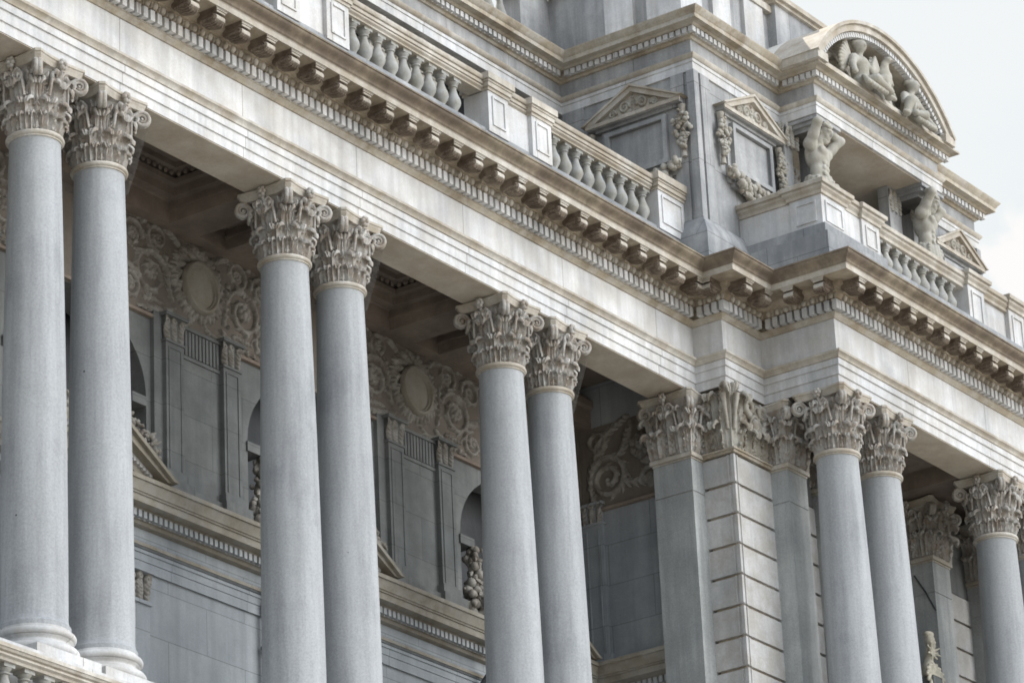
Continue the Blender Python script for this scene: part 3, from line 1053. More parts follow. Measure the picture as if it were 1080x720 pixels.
# thin bird netting hanging behind three of the capitals
nm = bpy.data.materials.new('bird_net'); nm.use_nodes = True
_n = nm.node_tree.nodes; _l = nm.node_tree.links.new
_tr = _n.new('ShaderNodeBsdfTransparent'); _df = _n['Principled BSDF']; _df.inputs['Base Color'].default_value = (0.35, 0.34, 0.32, 1); _df.inputs['Roughness'].default_value = 0.9
_mx = _n.new('ShaderNodeMixShader'); _mx.inputs['Fac'].default_value = 0.16
_l(_tr.outputs[0], _mx.inputs[1]); _l(_df.outputs[0], _mx.inputs[2]); _l(_mx.outputs[0], _n['Material Output'].inputs['Surface'])
M['net'] = nm
for c in [o for o in bpy.data.objects if o.get('category') == 'column' and o.get('group') == G1 and abs((o.location.x % PER)-S) < 0.01]:
    m = MB(); zt = ZN-FLOOR
    top = [(0.50, -0.46, zt+0.84), (0.56, 0.0, zt+0.84), (0.50, 0.46, zt+0.84), (-0.3, 0.5, zt+0.84)]
    bot = [(0.36, -0.18, zt-0.22), (0.38, 0.05, zt-0.26), (0.30, 0.30, zt-0.22), (-0.2, 0.4, zt-0.2)]
    gr = [[Vector(p) for p in bot], [Vector(p).lerp(Vector(q), 0.5)*1.0 for p, q in zip(bot, top)], [Vector(p) for p in top]]
    nvv = [[Vector((1, 0.3, 0)).normalized()]*4]*3
    m.shell(gr, nvv, 0.004)
    m.build('netting', 'net', c, loc=(0, 0, 0))

# ------------------------------------------------------------------ pilasters
def make_pilaster(loc, hw, dx, dy, label, group=None, joint=1.62):
    """square pier of plan 2*dx by 2*dy with capital"""
    c = root('pilaster', label, 'pilaster', loc, group)
    def B(mb, nm, mat, par=c, **k):
        return mb.build(nm, mat, par, loc=(0, 0, 0), **k)
    zt = ZN-FLOOR
    s = MB()
    s.box(-dx, dx, -dy, dy, 0.5, zt-0.10)
    zj = zt-joint+1.0
    s = MB(); s.box(-dx, dx, -dy, dy, 0.5, zj-0.012); s.box(-dx+0.012, dx-0.012, -dy+0.012, dy-0.012, zj-0.012, zj+0.004); s.box(-dx, dx, -dy, dy, zj+0.004, zt-0.10)
    sh = B(s, 'shaft', 'anta')
    a = MB()
    path = [(-dx, dy), (-dx, -dy), (dx, -dy), (dx, dy), (-dx, dy)]
    path = path[::-1]
    a.box(-dx-0.012, dx+0.012, -dy-0.012, dy+0.012, zt-0.098, zt-0.07)
    a.box(-dx-0.04, dx+0.04, -dy-0.04, dy+0.04, zt-0.066, zt-0.002)
    B(a, 'astragal', 'pale_tan', sh)
    b = MB()
    b.box(-dx-0.13, dx+0.13, -dy-0.13, dy+0.13, 0, 0.15)
    b.box(-dx-0.10, dx+0.10, -dy-0.10, dy+0.10, 0.15, 0.28)
    b.box(-dx-0.05, dx+0.05, -dy-0.05, dy+0.05, 0.28, 0.5)
    B(b, 'base', 'smooth')
    lv, vo, be, ab = capital_parts(square=hw)
    for mb in (lv, vo, be, ab):
        mb.v = [(x*dx/hw, y*dy/hw, z+zt) for x, y, z in mb.v]
    cap = B(be, 'capital', 'capital')
    B(lv, 'acanthus_leaves', 'capital', cap, smooth=60)
    B(vo, 'volutes', 'capital', cap, smooth=60)
    B(ab, 'abacus', 'pale_tan', cap)
    return c
_pl = make_pilaster
make_pilaster((14.88, 0.36, FLOOR), 0.33, 0.35, 0.345, 'flat sided pilaster ending the loggia, beside the rusticated pier')
make_pilaster((XB+CY, -0.50, FLOOR), 0.29, 0.285, 0.33, 'grey pilaster between the rusticated pier and the pavilion corner column')
make_pilaster((XB+CY+SP, -0.50, FLOOR), 0.29, 0.285, 0.33, 'pilaster standing right behind the second pavilion column')
make_pilaster((XB+CY+PER+0.24, -0.06, FLOOR), 0.29, 0.285, 0.33, 'shaded pilaster crossed by a slanting cable, inside the dark pavilion opening')
make_pilaster((XB+CY+PER+SP+0.6, -0.06, FLOOR), 0.29, 0.285, 0.33, 'pilaster behind the column at the right edge')

cx0, cy0 = XB+CY+PER+0.24-0.285, -0.06
m = MB(); m.tube([(cx0-0.014, cy0+0.02, -1.30), (cx0-0.014, cy0-0.16, -1.62), (cx0-0.014, cy0-0.325, -1.98)], 0.013, 6)
tag(m.build('cable', 'pipe'), 'thin dark cable slanting across the shaded pilaster in the pavilion opening', 'cable')

# ------------------------------------------------------------------ rusticated pier with carved corner
def rusticated(mb, jm, x0, x1, y0, y1, z0, z1, h, g=0.014, drop=0.02, phase=0.0):
    g, drop = 0.024, 0.05
    """blocks with recessed joints"""
    mb_in = jm
    mb_in.box(x0+drop, x1-drop, y0+drop, y1-drop, z0, z1)
    z = z1-phase
    while z > z0+0.05:
        zb = max(z-h, z0)
        mb.box(x0, x1, y0, y1, zb+g, z-g)
        z = zb
pier = MB(); pj = MB()
PX0, PX1, PY0, PY1 = 14.86, 15.945, -D1+0.012, 0.02
rusticated(pier, pj, PX0, PX1, PY0, PY1, FLOOR, ZN-0.06, 0.487)
pr_o = pier.build('rusticated_pier', 'pier', building)
pj.build('pier_joints', 'stained', pr_o)
fl_ = MB()
for z in np.arange(ZN-0.06, FLOOR, -0.487):                      # raised corner fillets
    fl_.box(PX0-0.022, PX0+0.035, PY0-0.022, PY0+0.035, max(z-0.487+0.022, FLOOR), z-0.022)
    fl_.box(PX0+0.075, PX0+0.105, PY0-0.018, PY0, max(z-0.487+0.022, FLOOR), z-0.022)
    fl_.box(PX0-0.018, PX0, PY0+0.075, PY0+0.105, max(z-0.487+0.022, FLOOR), z-0.022)
fl_.build('corner_fillet', 'pier', pr_o)
lg = MB()
lg.sweep([(PX0, PY1), (PX0, PY0), (PX1, PY0)], [(0.0, ZN-0.058), (0.045, ZN-0.058), (0.05, ZN-0.02), (0.075, ZN-0.015), (0.075, ZN+0.01), (0.0, ZN+0.03), (-0.1, ZN+0.03), (-0.1, ZN-0.058)])
lg.build('pier_ledge', 'tan', pr_o)
cb = MB(); cb.box(PX0+0.05, PX1, PY0+0.05, PY1, ZN+0.03, -0.002)
cb.build('carved_block', 'carved', pr_o)
# carved foliage on the block: a palmette at the corner with scrolls on both faces
def face_strokes(W, H, flip):
    s = []
    def X(x): return W-x if flip else x
    for (p, w_) in (([(0.0, 0.1), (0.05, 0.5), (0.06, 0.8), (0.2, 0.98)], 0.07), ([(0.03, 0.2), (0.16, 0.5), (0.2, 0.7), (0.36, 0.84)], 0.075),
                    ([(0.05, 0.15), (0.2, 0.3), (0.3, 0.4), (0.42, 0.6)], 0.06), ([(0.0, 0.1), (0.12, 0.0), (0.3, 0.02), (0.48, 0.16)], 0.075)):
        s.append([(X(a*W/0.55), b*H, c) for a, b, c in frond(p, w_)])
    if W > 0.8:
        s.append([(X(a), b, c) for a, b, c in spiral(0.70*W, 0.42*H, 0.2, 0.02, PI, -1.6, 40, 0.05, 0.03)])
        s.append([(X(a), b, c) for a, b, c in spiral(0.74*W, 0.80*H, 0.12, 0.02, -PI/2, 1.4, 40, 0.045, 0.03)])
        s.append([(X(a), b, c) for a, b, c in frond([(0.5*W, 0.1*H), (0.7*W, 0.2*H), (0.85*W, 0.1*H), (0.95*W, 0.2*H)], 0.08)])
        s.append([(X(a), b, c) for a, b, c in frond([(0.4*W, 0.6*H), (0.55*W, 0.75*H), (0.55*W, 0.9*H), (0.62*W, 0.98*H)], 0.06)])
        s.append([(X(0.70*W), 0.42*H, 0.09)]); s.append([(X(0.70*W), 0.40*H, 0.07)])
    else:
        s.append([(X(a), b, c) for a, b, c in spiral(0.68*W, 0.28*H, 0.1, 0.02, PI, -1.4, 30, 0.045, 0.03)])
    return s
HB = -0.005-(ZN+0.035)
rf = relief(PX1-PX0-0.06, HB, face_strokes(PX1-PX0-0.06, HB, False), 1.7, 0.012)
rmb = relief_mb(rf, lambda a, b, d: (PX0+0.055+a, PY0+0.05-d, ZN+0.035+b))
rf = relief(0.50, HB, face_strokes(0.50, HB, True), 1.7, 0.012)
relief_mb(rf, lambda a, b, d: (PX0+0.05-d, PY0+0.05+0.5-a, ZN+0.035+b), rmb)
CX_, CY_ = PX0+0.05, PY0+0.05
ZC0 = ZN+0.035
def place_dir(ox, oy, nx, ny):
    n_ = Vector((nx, ny)).normalized(); t_ = Vector((-n_.y, n_.x))
    def f(lat, out, z):
        q = Vector((ox, oy))+n_*out+t_*lat
        return (q.x, q.y, ZC0+z)
    return f
cor_ = place_dir(CX_, CY_, -1, -1)
leaf(rmb, cor_, 0.0, 0.98, 0.16, 0.10, lobes=7, out=0.03, th=0.03)
for ang in (-0.5, 0.5):
    rmb.tube([cor_(ang*0.10, 0.06, 0.3), cor_(ang*0.16, 0.10, 0.6), cor_(ang*0.22, 0.13, 0.86)], [0.03, 0.03, 0.05], 8)
fr_ = place_dir(CX_+0.0, CY_, 0, -1)
le_ = place_dir(CX_, CY_, -1, 0)
FW = PX1-CX_
def fx(x): return lambda lat, out, z: fr_(lat+x, out, z)
def lx(x): return lambda lat, out, z: le_(lat-x, out, z)
for x, zt, w_ in ((0.22, 0.42, 0.13), (0.47, 0.36, 0.12), (0.72, 0.40, 0.13), (0.95, 0.36, 0.11)):
    leaf(rmb, fx(x), 0.0, zt, w_, 0.075, lobes=4, out=0.02, th=0.025)
for x, zt, w_ in ((0.20, 0.42, 0.12), (0.42, 0.38, 0.11)):
    leaf(rmb, lx(x), 0.0, zt, w_, 0.075, lobes=4, out=0.02, th=0.025)
leaf(rmb, fx(0.28), 0.35, 0.92, 0.12, 0.075, lobes=5, out=0.02, th=0.025)
leaf(rmb, lx(0.26), 0.35, 0.90, 0.12, 0.075, lobes=5, out=0.02, th=0.025)
rmb.ball(fr_(0.66, 0.06, 0.50), 0.13, 14, 10, (0.85, 0.6, 1.25))                     # shield
rmb.tube([fr_(0.66+0.145*math.sin(q), 0.06, 0.50+0.195*math.cos(q)) for q in np.linspace(0, 2*PI, 26)], 0.028, 8)
for x0_, z0_, r_, a_, tn in ((0.50, 0.80, 0.13, -PI/2, -1.5), (0.86, 0.78, 0.13, -PI/2, 1.5), (0.95, 0.48, 0.10, PI, -1.4)):
    rmb.tube([fr_(x, 0.06, z) for x, z, _ in spiral(x0_, z0_, r_, 0.02, a_, tn, 40)], [0.045*(1-i/40)+0.02 for i in range(40)], 8)
for x0_, z0_, r_, a_, tn in ((0.40, 0.72, 0.11, -PI/2, 1.5),):
    rmb.tube([le_(-x, 0.05, z) for x, z, _ in spiral(x0_, z0_, r_, 0.02, a_, tn, 40)], [0.04*(1-i/40)+0.02 for i in range(40)], 8)
rmb.jitter(0.008, 22)
rmb.build('carved_foliage', 'carved', pr_o, smooth=60)

# rusticated wall of the pavilion behind its columns, and shaded inner loggia
for x0, x1, yf_ in ((XB+CY+0.285, XB+CY+SP-0.285, -0.52), (XB+CY+PER+0.53, XB+CY+PER+SP+0.6, -0.14)):
    rw = MB(); rj = MB()
    rusticated(rw, rj, x0, x1, yf_, 0.3, FLOOR, ZN-0.30, 0.487)
    rwo = rw.build('rusticated_wall', 'pier', building)
    rj.build('wall_joints', 'stained', rwo)
pw = MB()
pw.box(XB-0.01, XB+CY+SP+0.28, -0.50, 0.9, ZN-0.30, -0.003)
pw.box(XB+CY+PER+0.04, XEND, -0.12, 0.9, ZN-0.30, -0.003)
pw.box(XB+CY+SP+0.28, XB+CY+SP+0.6, -0.1, 2.2, FLOOR, -0.003)
pw.box(XB+CY+PER+0.04, XEND, -0.06, 2.2, FLOOR, ZN-0.31)
pw.box(XB+CY+SP+0.6, XB+CY+PER+0.04, 1.6, 2.2, FLOOR, 0.6)
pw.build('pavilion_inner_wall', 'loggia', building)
cpw = MB(); cpw.box(23.35, XEND-0.01, -1.15, 2.2, FLOOR, -0.004)
cpw.build('pavilion_corner_pier', 'pier', building)
ww = MB(); ww.box(XEND-0.005, XEND+8, 0.02, 6, FLOOR-0.5, -0.004); ww.box(24.44, XEND+8, 2.5, 6, 1.6, 6.3)
ww.build('wing_wall', 'wall', building)
pc = MB()
pc.box(XB+0.03, XEND-0.03, YP+0.66, 2.1, 0.30, 0.42)
pc.box(XB+CY+SP-0.1, XB+CY+SP+0.55, YP+0.66, 1.6, -0.002, 0.30)
pc.box(XB+CY+PER-0.5, XB+CY+PER+0.3, YP+0.66, 1.6, -0.002, 0.30)
pc.build('pavilion_ceiling', 'ceiling', building)

# ------------------------------------------------------------------ main loggia: back wall, ceiling, coffers
YW = YB+0.25
bw = MB()
ARC = [(PER*k+3.02, 1.42) for k in (-2, -1, 0, 1, 2)]           # arched recesses between the window bays
# upper wall with arched openings cut as column strips
SPR = -2.58
xprev = -14.0
for cx_, hw_ in ARC:
    bw.box(xprev, cx_-hw_, YB, YB+0.6, -3.98, 0.8)
    xprev = cx_+hw_
    n = 20
    pts = [(cx_-hw_*math.cos(PI*i/n), SPR+hw_*0.82*math.sin(PI*i/n)) for i in range(n+1)]
    poly = pts+[(cx_+hw_, 0.8), (cx_-hw_, 0.8)]
    for i in range(n):
        a, b = pts[i], pts[i+1]
        bw.prism([(a[0], a[1]), (b[0], b[1]), (b[0], 0.8), (a[0], 0.8)], lambda p, q, d: (p, d, q), YB, YB+0.6)
bw.box(xprev, XE+0.6, YB, YB+0.6, -3.98, 0.8)
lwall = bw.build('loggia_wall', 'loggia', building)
bw2 = MB(); bw2.box(-14, XE+0.6, YB+0.02, YB+0.6, FLOOR, -3.985)
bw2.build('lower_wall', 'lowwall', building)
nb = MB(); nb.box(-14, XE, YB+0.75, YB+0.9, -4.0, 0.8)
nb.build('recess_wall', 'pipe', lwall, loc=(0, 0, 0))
for cx_, hw_ in ARC:
    for sgn in (-1, 1):
        im = MB(); im.box(cx_+sgn*hw_-0.03, cx_+sgn*hw_+0.03*sgn+(0.35 if sgn < 0 else -0.35), YB-0.03, YB+0.62, SPR-0.16, SPR-0.02)
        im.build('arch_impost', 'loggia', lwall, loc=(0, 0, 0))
ew = MB()
ew.box(XE, XE+0.9, 0.72, YB+0.3, FLOOR, 0.8)
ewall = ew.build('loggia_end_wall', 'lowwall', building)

# string moulding and lower entablature running round the loggia
LP = [(-14, YB), (XE, YB), (XE, 0.70)]
sm = MB()
for k in range(-2, 4):
    a, b = PER*k+5.62+0.62, PER*k+5.62+PER-0.98
    b = min(b, XE-0.05)
    if a < b:
        sm.sweep([(a, YB), (b, YB)], [(0, -1.42), (0.06, -1.41), (0.07, -1.37), (0.03, -1.34), (0, -1.34)])
sm.sweep([(XE, YB-0.38), (XE, 0.70)], [(0, -1.42), (0.06, -1.41), (0.07, -1.37), (0.03, -1.34), (0, -1.34)])
sm.build('string_moulding', 'ceiling', lwall, loc=(0, 0, 0))
le = MB()
le.sweep(LP, [(0, -4.50), (0.05, -4.48), (0.07, -4.44), (0.10, -4.44), (0.10, -4.33), (0.13, -4.325), (0.15, -4.30), (0.17, -4.295), (0.28, -4.285), (0.28, -4.19), (0.30, -4.185), (0.30, -4.165), (0.32, -4.155), (0.335, -4.10), (0.37, -4.05), (0.37, -4.03), (0.395, -4.025), (0.395, -3.965), (0, -3.93), (-0.1, -3.93), (-0.1, -4.50)])
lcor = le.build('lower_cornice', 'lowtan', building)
for (pa, pb, q0, q1) in (((-4, YB), (XE, YB), 0, XE+4-0.2), ((XE, YB), (XE, 0.70), 0.22, YB-0.72)):
    d, n, Ln = run_frame(pa, pb)
    ld = MB(); crenel(ld, pa, d, n, q0, q1, round((q1-q0)/0.105), 0.064, 0.101, 0.168, -4.432, -4.335)
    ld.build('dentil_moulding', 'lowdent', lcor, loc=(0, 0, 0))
lm = MB()
lm.sweep(LP, [(0, -4.80), (0.03, -4.79), (0.06, -4.735), (0.07, -4.71), (0, -4.70)])
lm.sweep(LP, [(0, -4.96), (0.02, -4.96), (0.02, -4.86), (0.035, -4.855), (0.035, -4.81), (0, -4.805)])
lm.sweep(LP, [(0, -5.10), (0.012, -5.10), (0.012, -4.965), (0, -4.962)])
lm.build('lower_architrave', 'lowwall', lcor, loc=(0, 0, 0))
lt = MB(); lt.sweep(LP, [(0.07, -4.775), (0.075, -4.735), (0.055, -4.72), (0.055, -4.775)])
lt.build('tan_fillet', 'lowtan', lcor, loc=(0, 0, 0))

# ceiling: cross beams over the columns, coffers between them
ce = MB()
ce.box(-14, XE, 0.655, YB+0.1, 0.72, 0.85)
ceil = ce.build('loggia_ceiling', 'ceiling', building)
bmx = []
for k in range(-2, 3):
    for dx in (0, S):
        x = PER*k+dx
        bmx.append(x)
        b = MB(); b.box(x-0.31, x+0.31, 0.655, YB-0.001, -0.002, 0.72)
        for s_ in (-1, 1):
            b.box(x+s_*0.31, x+s_*0.345, 0.70, YB-0.002, 0.16, 0.2)
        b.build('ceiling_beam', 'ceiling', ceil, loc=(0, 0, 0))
wb = MB()
wb.sweep([(-14, YB), (XE, YB)], [(0, 0.0), (0.24, 0.0), (0.24, 0.3), (0.3, 0.34), (0.3, 0.45), (0, 0.72)])
wb.build('wall_beam', 'ceiling', ceil, loc=(0, 0, 0))
cf = MB()
edges = sorted(bmx)
for i in range(len(edges)-1):
    x0, x1 = edges[i]+0.31, edges[i+1]-0.31
    if x1-x0 < 0.2:
        continue
    y0, y1 = 0.655, YB-0.305
    for (ins, z0, z1) in ((0.0, 0.30, 0.42), (0.10, 0.42, 0.50), (0.22, 0.58, 0.66), (0.34, 0.66, 0.715)):
        a, b = 0.0, ins+0.13
        cf.box(x0, x1, y0, y0+b, z0, z1); cf.box(x0, x1, y1-b, y1, z0, z1)
        cf.box(x0, x0+b, y0+b, y1-b, z0, z1); cf.box(x1-b, x1, y0+b, y1-b, z0, z1)
cf.build('coffer_mouldings', 'ceiling', ceil, loc=(0, 0, 0))
ca = MB()                                                       # carved strip of upright leaves in each coffer
for i in range(len(edges)-1):
    x0, x1 = edges[i]+0.31, edges[i+1]-0.31
    if x1-x0 < 1 or x1 < -3:
        continue
    for q in np.arange(x0+0.3, x1-0.25, 0.12):
        for y in (0.655+0.26, YB-0.305-0.26):
            ca.ball((q, y, 0.54), 0.05, 6, 5, (0.8, 0.5, 0.9))
    for y in np.arange(0.655+0.3, YB-0.55, 0.12):
        for x in (x0+0.26, x1-0.26):
            ca.ball((x, y, 0.54), 0.05, 6, 5, (0.5, 0.8, 0.9))
ca.build('carved_leaf_strip', 'ceiling', ceil, loc=(0, 0, 0))

# window bay behind each pair of columns: two small pilasters, fluted panel, base; oval medallion and scrolls above
def small_capital(mb, x, y, z, w_, h, face='y'):
    """carved capital of a wall pilaster, as relief"""
    st = []
    st += [frond([(0.18*w_, 0), (0.12*w_, 0.4*h), (0.2*w_, 0.6*h), (-0.0, 0.75*h)], 0.07, 4),
           frond([(0.5*w_, 0), (0.5*w_, 0.3*h), (0.5*w_, 0.5*h), (0.5*w_, 0.72*h)], 0.07, 5),
           frond([(0.82*w_, 0), (0.88*w_, 0.4*h), (0.8*w_, 0.6*h), (1.0*w_, 0.75*h)], 0.07, 4),
           spiral(0.12*w_, 0.8*h, 0.065, 0.01, PI/2, 1.3, 30, 0.028, 0.018), spiral(0.88*w_, 0.8*h, 0.065, 0.01, PI/2, -1.3, 30, 0.028, 0.018),
           spiral(0.5*w_, 0.86*h, 0.05, 0.01, PI/2, 1.3, 30, 0.028, 0.018)]
    f = relief(w_, h, st, 1.6, 0.0075)
    if face == 'y':
        relief_mb(f, lambda a, b, d: (x+a, y-d, z+b), mb)
    else:
        relief_mb(f, lambda a, b, d: (x-d, y-a, z+b), mb)
    return mb
def window_bay(x0):
    t = []
    fr_ = MB()
    yf = YB
    for px in (-0.80, 0.43):                                     # pilasters
        fr_.box(x0+px, x0+px+0.37, yf-0.14, yf, -3.62, -1.70)
        fr_.box(x0+px-0.02, x0+px+0.39, yf-0.16, yf, -1.72, -1.685)
        fr_.box(x0+px-0.04, x0+px+0.41, yf-0.18, yf, -3.74, -3.60)
        fr_.box(x0+px-0.10, x0+px+0.47, yf-0.24, yf, -3.97, -3.74)
        fr_.box(x0+px-0.05, x0+px+0.42, yf-0.2, yf, -1.345, -1.30)
        fr_.box(x0+px+0.02, x0+px+0.35, yf-0.12, yf, -1.685, -1.345)
    fr_.box(x0-0.43, x0+0.43, yf-0.06, yf, -3.97, -1.345)
    fr_.box(x0-0.43, x0+0.43, yf-0.16, yf, -3.97, -3.76)
    fr_.box(x0-0.43, x0+0.43, yf-0.10, yf, -1.39, -1.345)
    fr_.box(x0-0.43, x0+0.43, yf-0.08, yf, -1.82, -1.77)
    fr_.box(x0-0.97, x0-0.80, yf-0.07, yf, -3.97, -1.30)
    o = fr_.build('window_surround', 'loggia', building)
    gr = MB()
    for i in range(11):
        gr.box(x0-0.40+i*0.075, x0-0.40+i*0.075+0.05, yf-0.085, yf-0.058, -1.76, -1.40)
    gr.build('fluted_panel', 'loggia', o, loc=(0, 0, 0))
    for px in (-0.80, 0.43):
        ln = MB()
        a, b = x0+px+0.05, x0+px+0.32
        for (u0, u1) in ((a, a+0.02), (b-0.02, b)):
            ln.box(u0, u1, yf-0.152, yf-0.139, -3.55, -1.80)
        ln.box(a, b, yf-0.152, yf-0.139, -1.80, -1.78)
        ln.build('sunk_panel_frame', 'loggia', o, loc=(0, 0, 0))
    for px in (-0.80, 0.43):
        cp = MB(); small_capital(cp, x0+px-0.02, yf-0.12, -1.69, 0.41, 0.36)
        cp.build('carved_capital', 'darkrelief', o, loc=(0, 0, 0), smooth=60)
    return o
def medallion(x0):
    mb = MB()
    n = 40
    zc, rx, rz = -0.66, 0.36, 0.37
    prof = [(1.0, 0.0), (1.0, 0.05), (0.94, 0.085), (0.86, 0.085), (0.82, 0.05), (0.78, 0.05), (0.75, 0.02)]
    vs, fs = [], []
    for s_, d in prof:
        for i in range(n):
            a = 2*PI*i/n
            vs.append((x0+rx*s_*math.cos(a)*1.05, YB-0.06-d, zc+rz*s_*math.sin(a)*1.05))
    for j in range(len(prof)-1):
        for i in range(n):
            fs.append((j*n+i, j*n+(i+1) % n, (j+1)*n+(i+1) % n, (j+1)*n+i))
    fs.append(tuple((len(prof)-1)*n+i for i in range(n)))
    fs.append(tuple(range(n)))
    mb.add(vs, fs)
    return mb.build('oval_medallion', 'lowtan', lwall, loc=(0, 0, 0))
def bay_relief(x0):
    W, H = 3.4, 1.5
    st = []
    c = W/2
    cz = 0.74
    for k in range(16):                                           # wreath of leaves round the oval
        a = 2*PI*(k+0.5)/16
        p = [(c+0.36*math.cos(a), cz+0.37*math.sin(a)), (c+0.5*math.cos(a+0.15), cz+0.5*math.sin(a+0.15)), (c+0.55*math.cos(a+0.5), cz+0.54*math.sin(a+0.5))]
        st.append(frond(p, 0.10, 3, 24))
    for sg in (-1, 1):
        rnd = random.Random(int(x0*7)+sg)
        def m(s): return [(c+sg*(a-c), b, w_) for a, b, w_ in s]
        j = lambda v: v+rnd.uniform(-0.025, 0.025)
        st.append(m(leafy(spiral(j(c+1.0), j(0.60), 0.36, 0.03, PI*0.9, -1.7, 60, 0.045, 0.03), 0.13, 1, 4, 1)))
        st.append(m(leafy(spiral(j(c+1.45), j(0.26), 0.2, 0.03, PI/2, 1.5, 46, 0.038, 0.024), 0.10, -1, 4, 2)))
        st.append(m(leafy(spiral(j(c+0.85), j(1.15), 0.21, 0.03, -PI/2, 1.5, 46, 0.038, 0.024), 0.10, -1, 4, 3)))
        st.append(m(leafy(spiral(j(c+1.40), j(1.06), 0.23, 0.03, PI, -1.5, 46, 0.04, 0.026), 0.10, 1, 4, 4)))
        for p, w_ in (([(c+0.5, 0.2), (c+0.7, 0.05), (c+1.0, 0.08), (c+1.3, 0.0)], 0.085), ([(c+0.55, 0.3), (c+0.66, 0.5), (c+0.58, 0.8), (c+0.7, 1.0)], 0.08),
                      ([(c+0.9, 0.95), (c+1.1, 0.85), (c+1.2, 0.9), (c+1.3, 0.75)], 0.07), ([(c+0.4, 1.2), (c+0.55, 1.35), (c+0.8, 1.42), (c+1.0, 1.38)], 0.08),
                      ([(c+1.3, 0.5), (c+1.4, 0.6), (c+1.55, 0.55), (c+1.65, 0.7)], 0.075), ([(c+0.75, 0.2), (c+0.9, 0.26), (c+1.05, 0.15), (c+1.2, 0.2)], 0.06),
                      ([(c+1.1, 1.32), (c+1.3, 1.42), (c+1.5, 1.34), (c+1.65, 1.42)], 0.07), ([(c+0.5, 0.1), (c+0.4, 0.0), (c+0.2, 0.05), (c+0.1, 0.2)], 0.07)):
            st.append(m(frond(p, w_, rnd.choice((5, 6, 7)))))
        for (px, pz, r) in ((1.0, 0.60, 0.10), (1.45, 0.26, 0.065), (0.85, 1.15, 0.065), (1.40, 1.06, 0.07)):
            st.append([(c+sg*px, pz, r*0.55)])
            for q in range(7):
                st.append([(c+sg*px+r*0.9*math.cos(q*PI/3.5), pz+r*0.9*math.sin(q*PI/3.5), r*0.42)])
        for q in range(10):
            st.append([(c+sg*(0.62+rnd.random()), rnd.uniform(0.05, 1.4), rnd.uniform(0.025, 0.045))])
    f = relief(W, H, st, 1.3, 0.014)
    mb = relief_mb(f, lambda a, b, d: (x0-c+a, YB-0.012-d*1.35, -1.33+b), eps=0.006)
    mb.jitter(0.006, 22)
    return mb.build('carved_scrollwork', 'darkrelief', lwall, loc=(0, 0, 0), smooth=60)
rg = MB(); rg.box(-14, XE-0.02, YB-0.018, YB+0.01, -1.335, -0.003)
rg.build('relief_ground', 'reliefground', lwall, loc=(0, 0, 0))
for k in (-1, 0, 1, 2):
    x0 = PER*k+5.50-PER+0.0 if False else PER*k+0.50
    if k == 2:
        # the third bay is masked by its columns but still carries the same furniture
        pass
    window_bay(x0); medallion(x0+0.02); bay_relief(x0+0.02)

# end wall furniture: flat pilaster in the corner, scroll panel, rosette
rg = MB(); rg.box(XE-0.018, XE+0.01, 0.73, YB-0.02, -1.335, -0.003)
rg.build('relief_ground', 'reliefground', ewall, loc=(0, 0, 0))
ep = MB()
ep.box(XE-0.09, XE, YB-0.40, YB-0.02, -3.75, -1.62)
ep.box(XE-0.12, XE, YB-0.46, YB-0.02, -3.95, -3.75)
ep.box(XE-0.11, XE, YB-0.42, YB-0.02, -1.64, -1.60)
ep.box(XE-0.07, XE, YB-0.38, YB-0.02, -1.60, -1.28)
ep.box(XE-0.11, XE, YB-0.42, YB-0.02, -1.30, -1.26)
ep.box(XE-0.105, XE-0.088, YB-0.33, YB-0.31, -3.7, -1.72); ep.box(XE-0.105, XE-0.088, YB-0.12, YB-0.10, -3.7, -1.72)
epo = ep.build('corner_pilaster', 'lowwall', ewall, loc=(0, 0, 0))
ec = MB(); small_capital(ec, XE-0.07, YB-0.0, -1.61, 0.40, 0.35, 'x')
ec.build('carved_capital', 'darkrelief', ewall, loc=(0, 0, 0), smooth=60)
W, H = 1.6, 1.4
st = [leafy(spiral(0.50, 0.42, 0.36, 0.03, PI*0.75, -1.8, 70, 0.055, 0.035), 0.13, 1, 4, 5), leafy(spiral(1.15, 0.80, 0.26, 0.03, -PI/2, 1.4, 50, 0.045, 0.03), 0.12, -1, 4, 6), leafy(spiral(1.3, 0.25, 0.2, 0.03, PI, -1.4, 40, 0.04, 0.03), 0.1, 1, 4, 7), leafy(spiral(0.3, 1.05, 0.2, 0.03, -PI/2, 1.4, 40, 0.04, 0.03), 0.1, -1, 4, 8),
      frond([(0.2, 0.1), (0.1, 0.5), (0.25, 0.9), (0.5, 1.0)], 0.11, 7), frond([(0.7, 0.75), (0.9, 0.9), (0.8, 1.1), (1.0, 1.25)], 0.1, 6),
      frond([(0.8, 0.3), (1.1, 0.15), (1.3, 0.3), (1.5, 0.2)], 0.11, 6), frond([(1.2, 0.5), (1.35, 0.6), (1.5, 0.55), (1.55, 0.8)], 0.09, 5),
      frond([(0.3, 1.0), (0.5, 1.2), (0.8, 1.3), (0.9, 1.38)], 0.09, 6), [(1.15, 0.8, 0.1)]]
for q in range(7):
    st.append([(1.15+0.15*math.cos(q*2*PI/7), 0.8+0.15*math.sin(q*2*PI/7), 0.075)])
f = relief(W, H, st, 1.3, 0.014)
em = relief_mb(f, lambda a, b, d: (XE-0.012-d*1.3, YB-0.03-a, -1.33+b), eps=0.006)
em.jitter(0.008, 18)
em.build('carved_scrollwork', 'darkrelief', ewall, loc=(0, 0, 0), smooth=60)

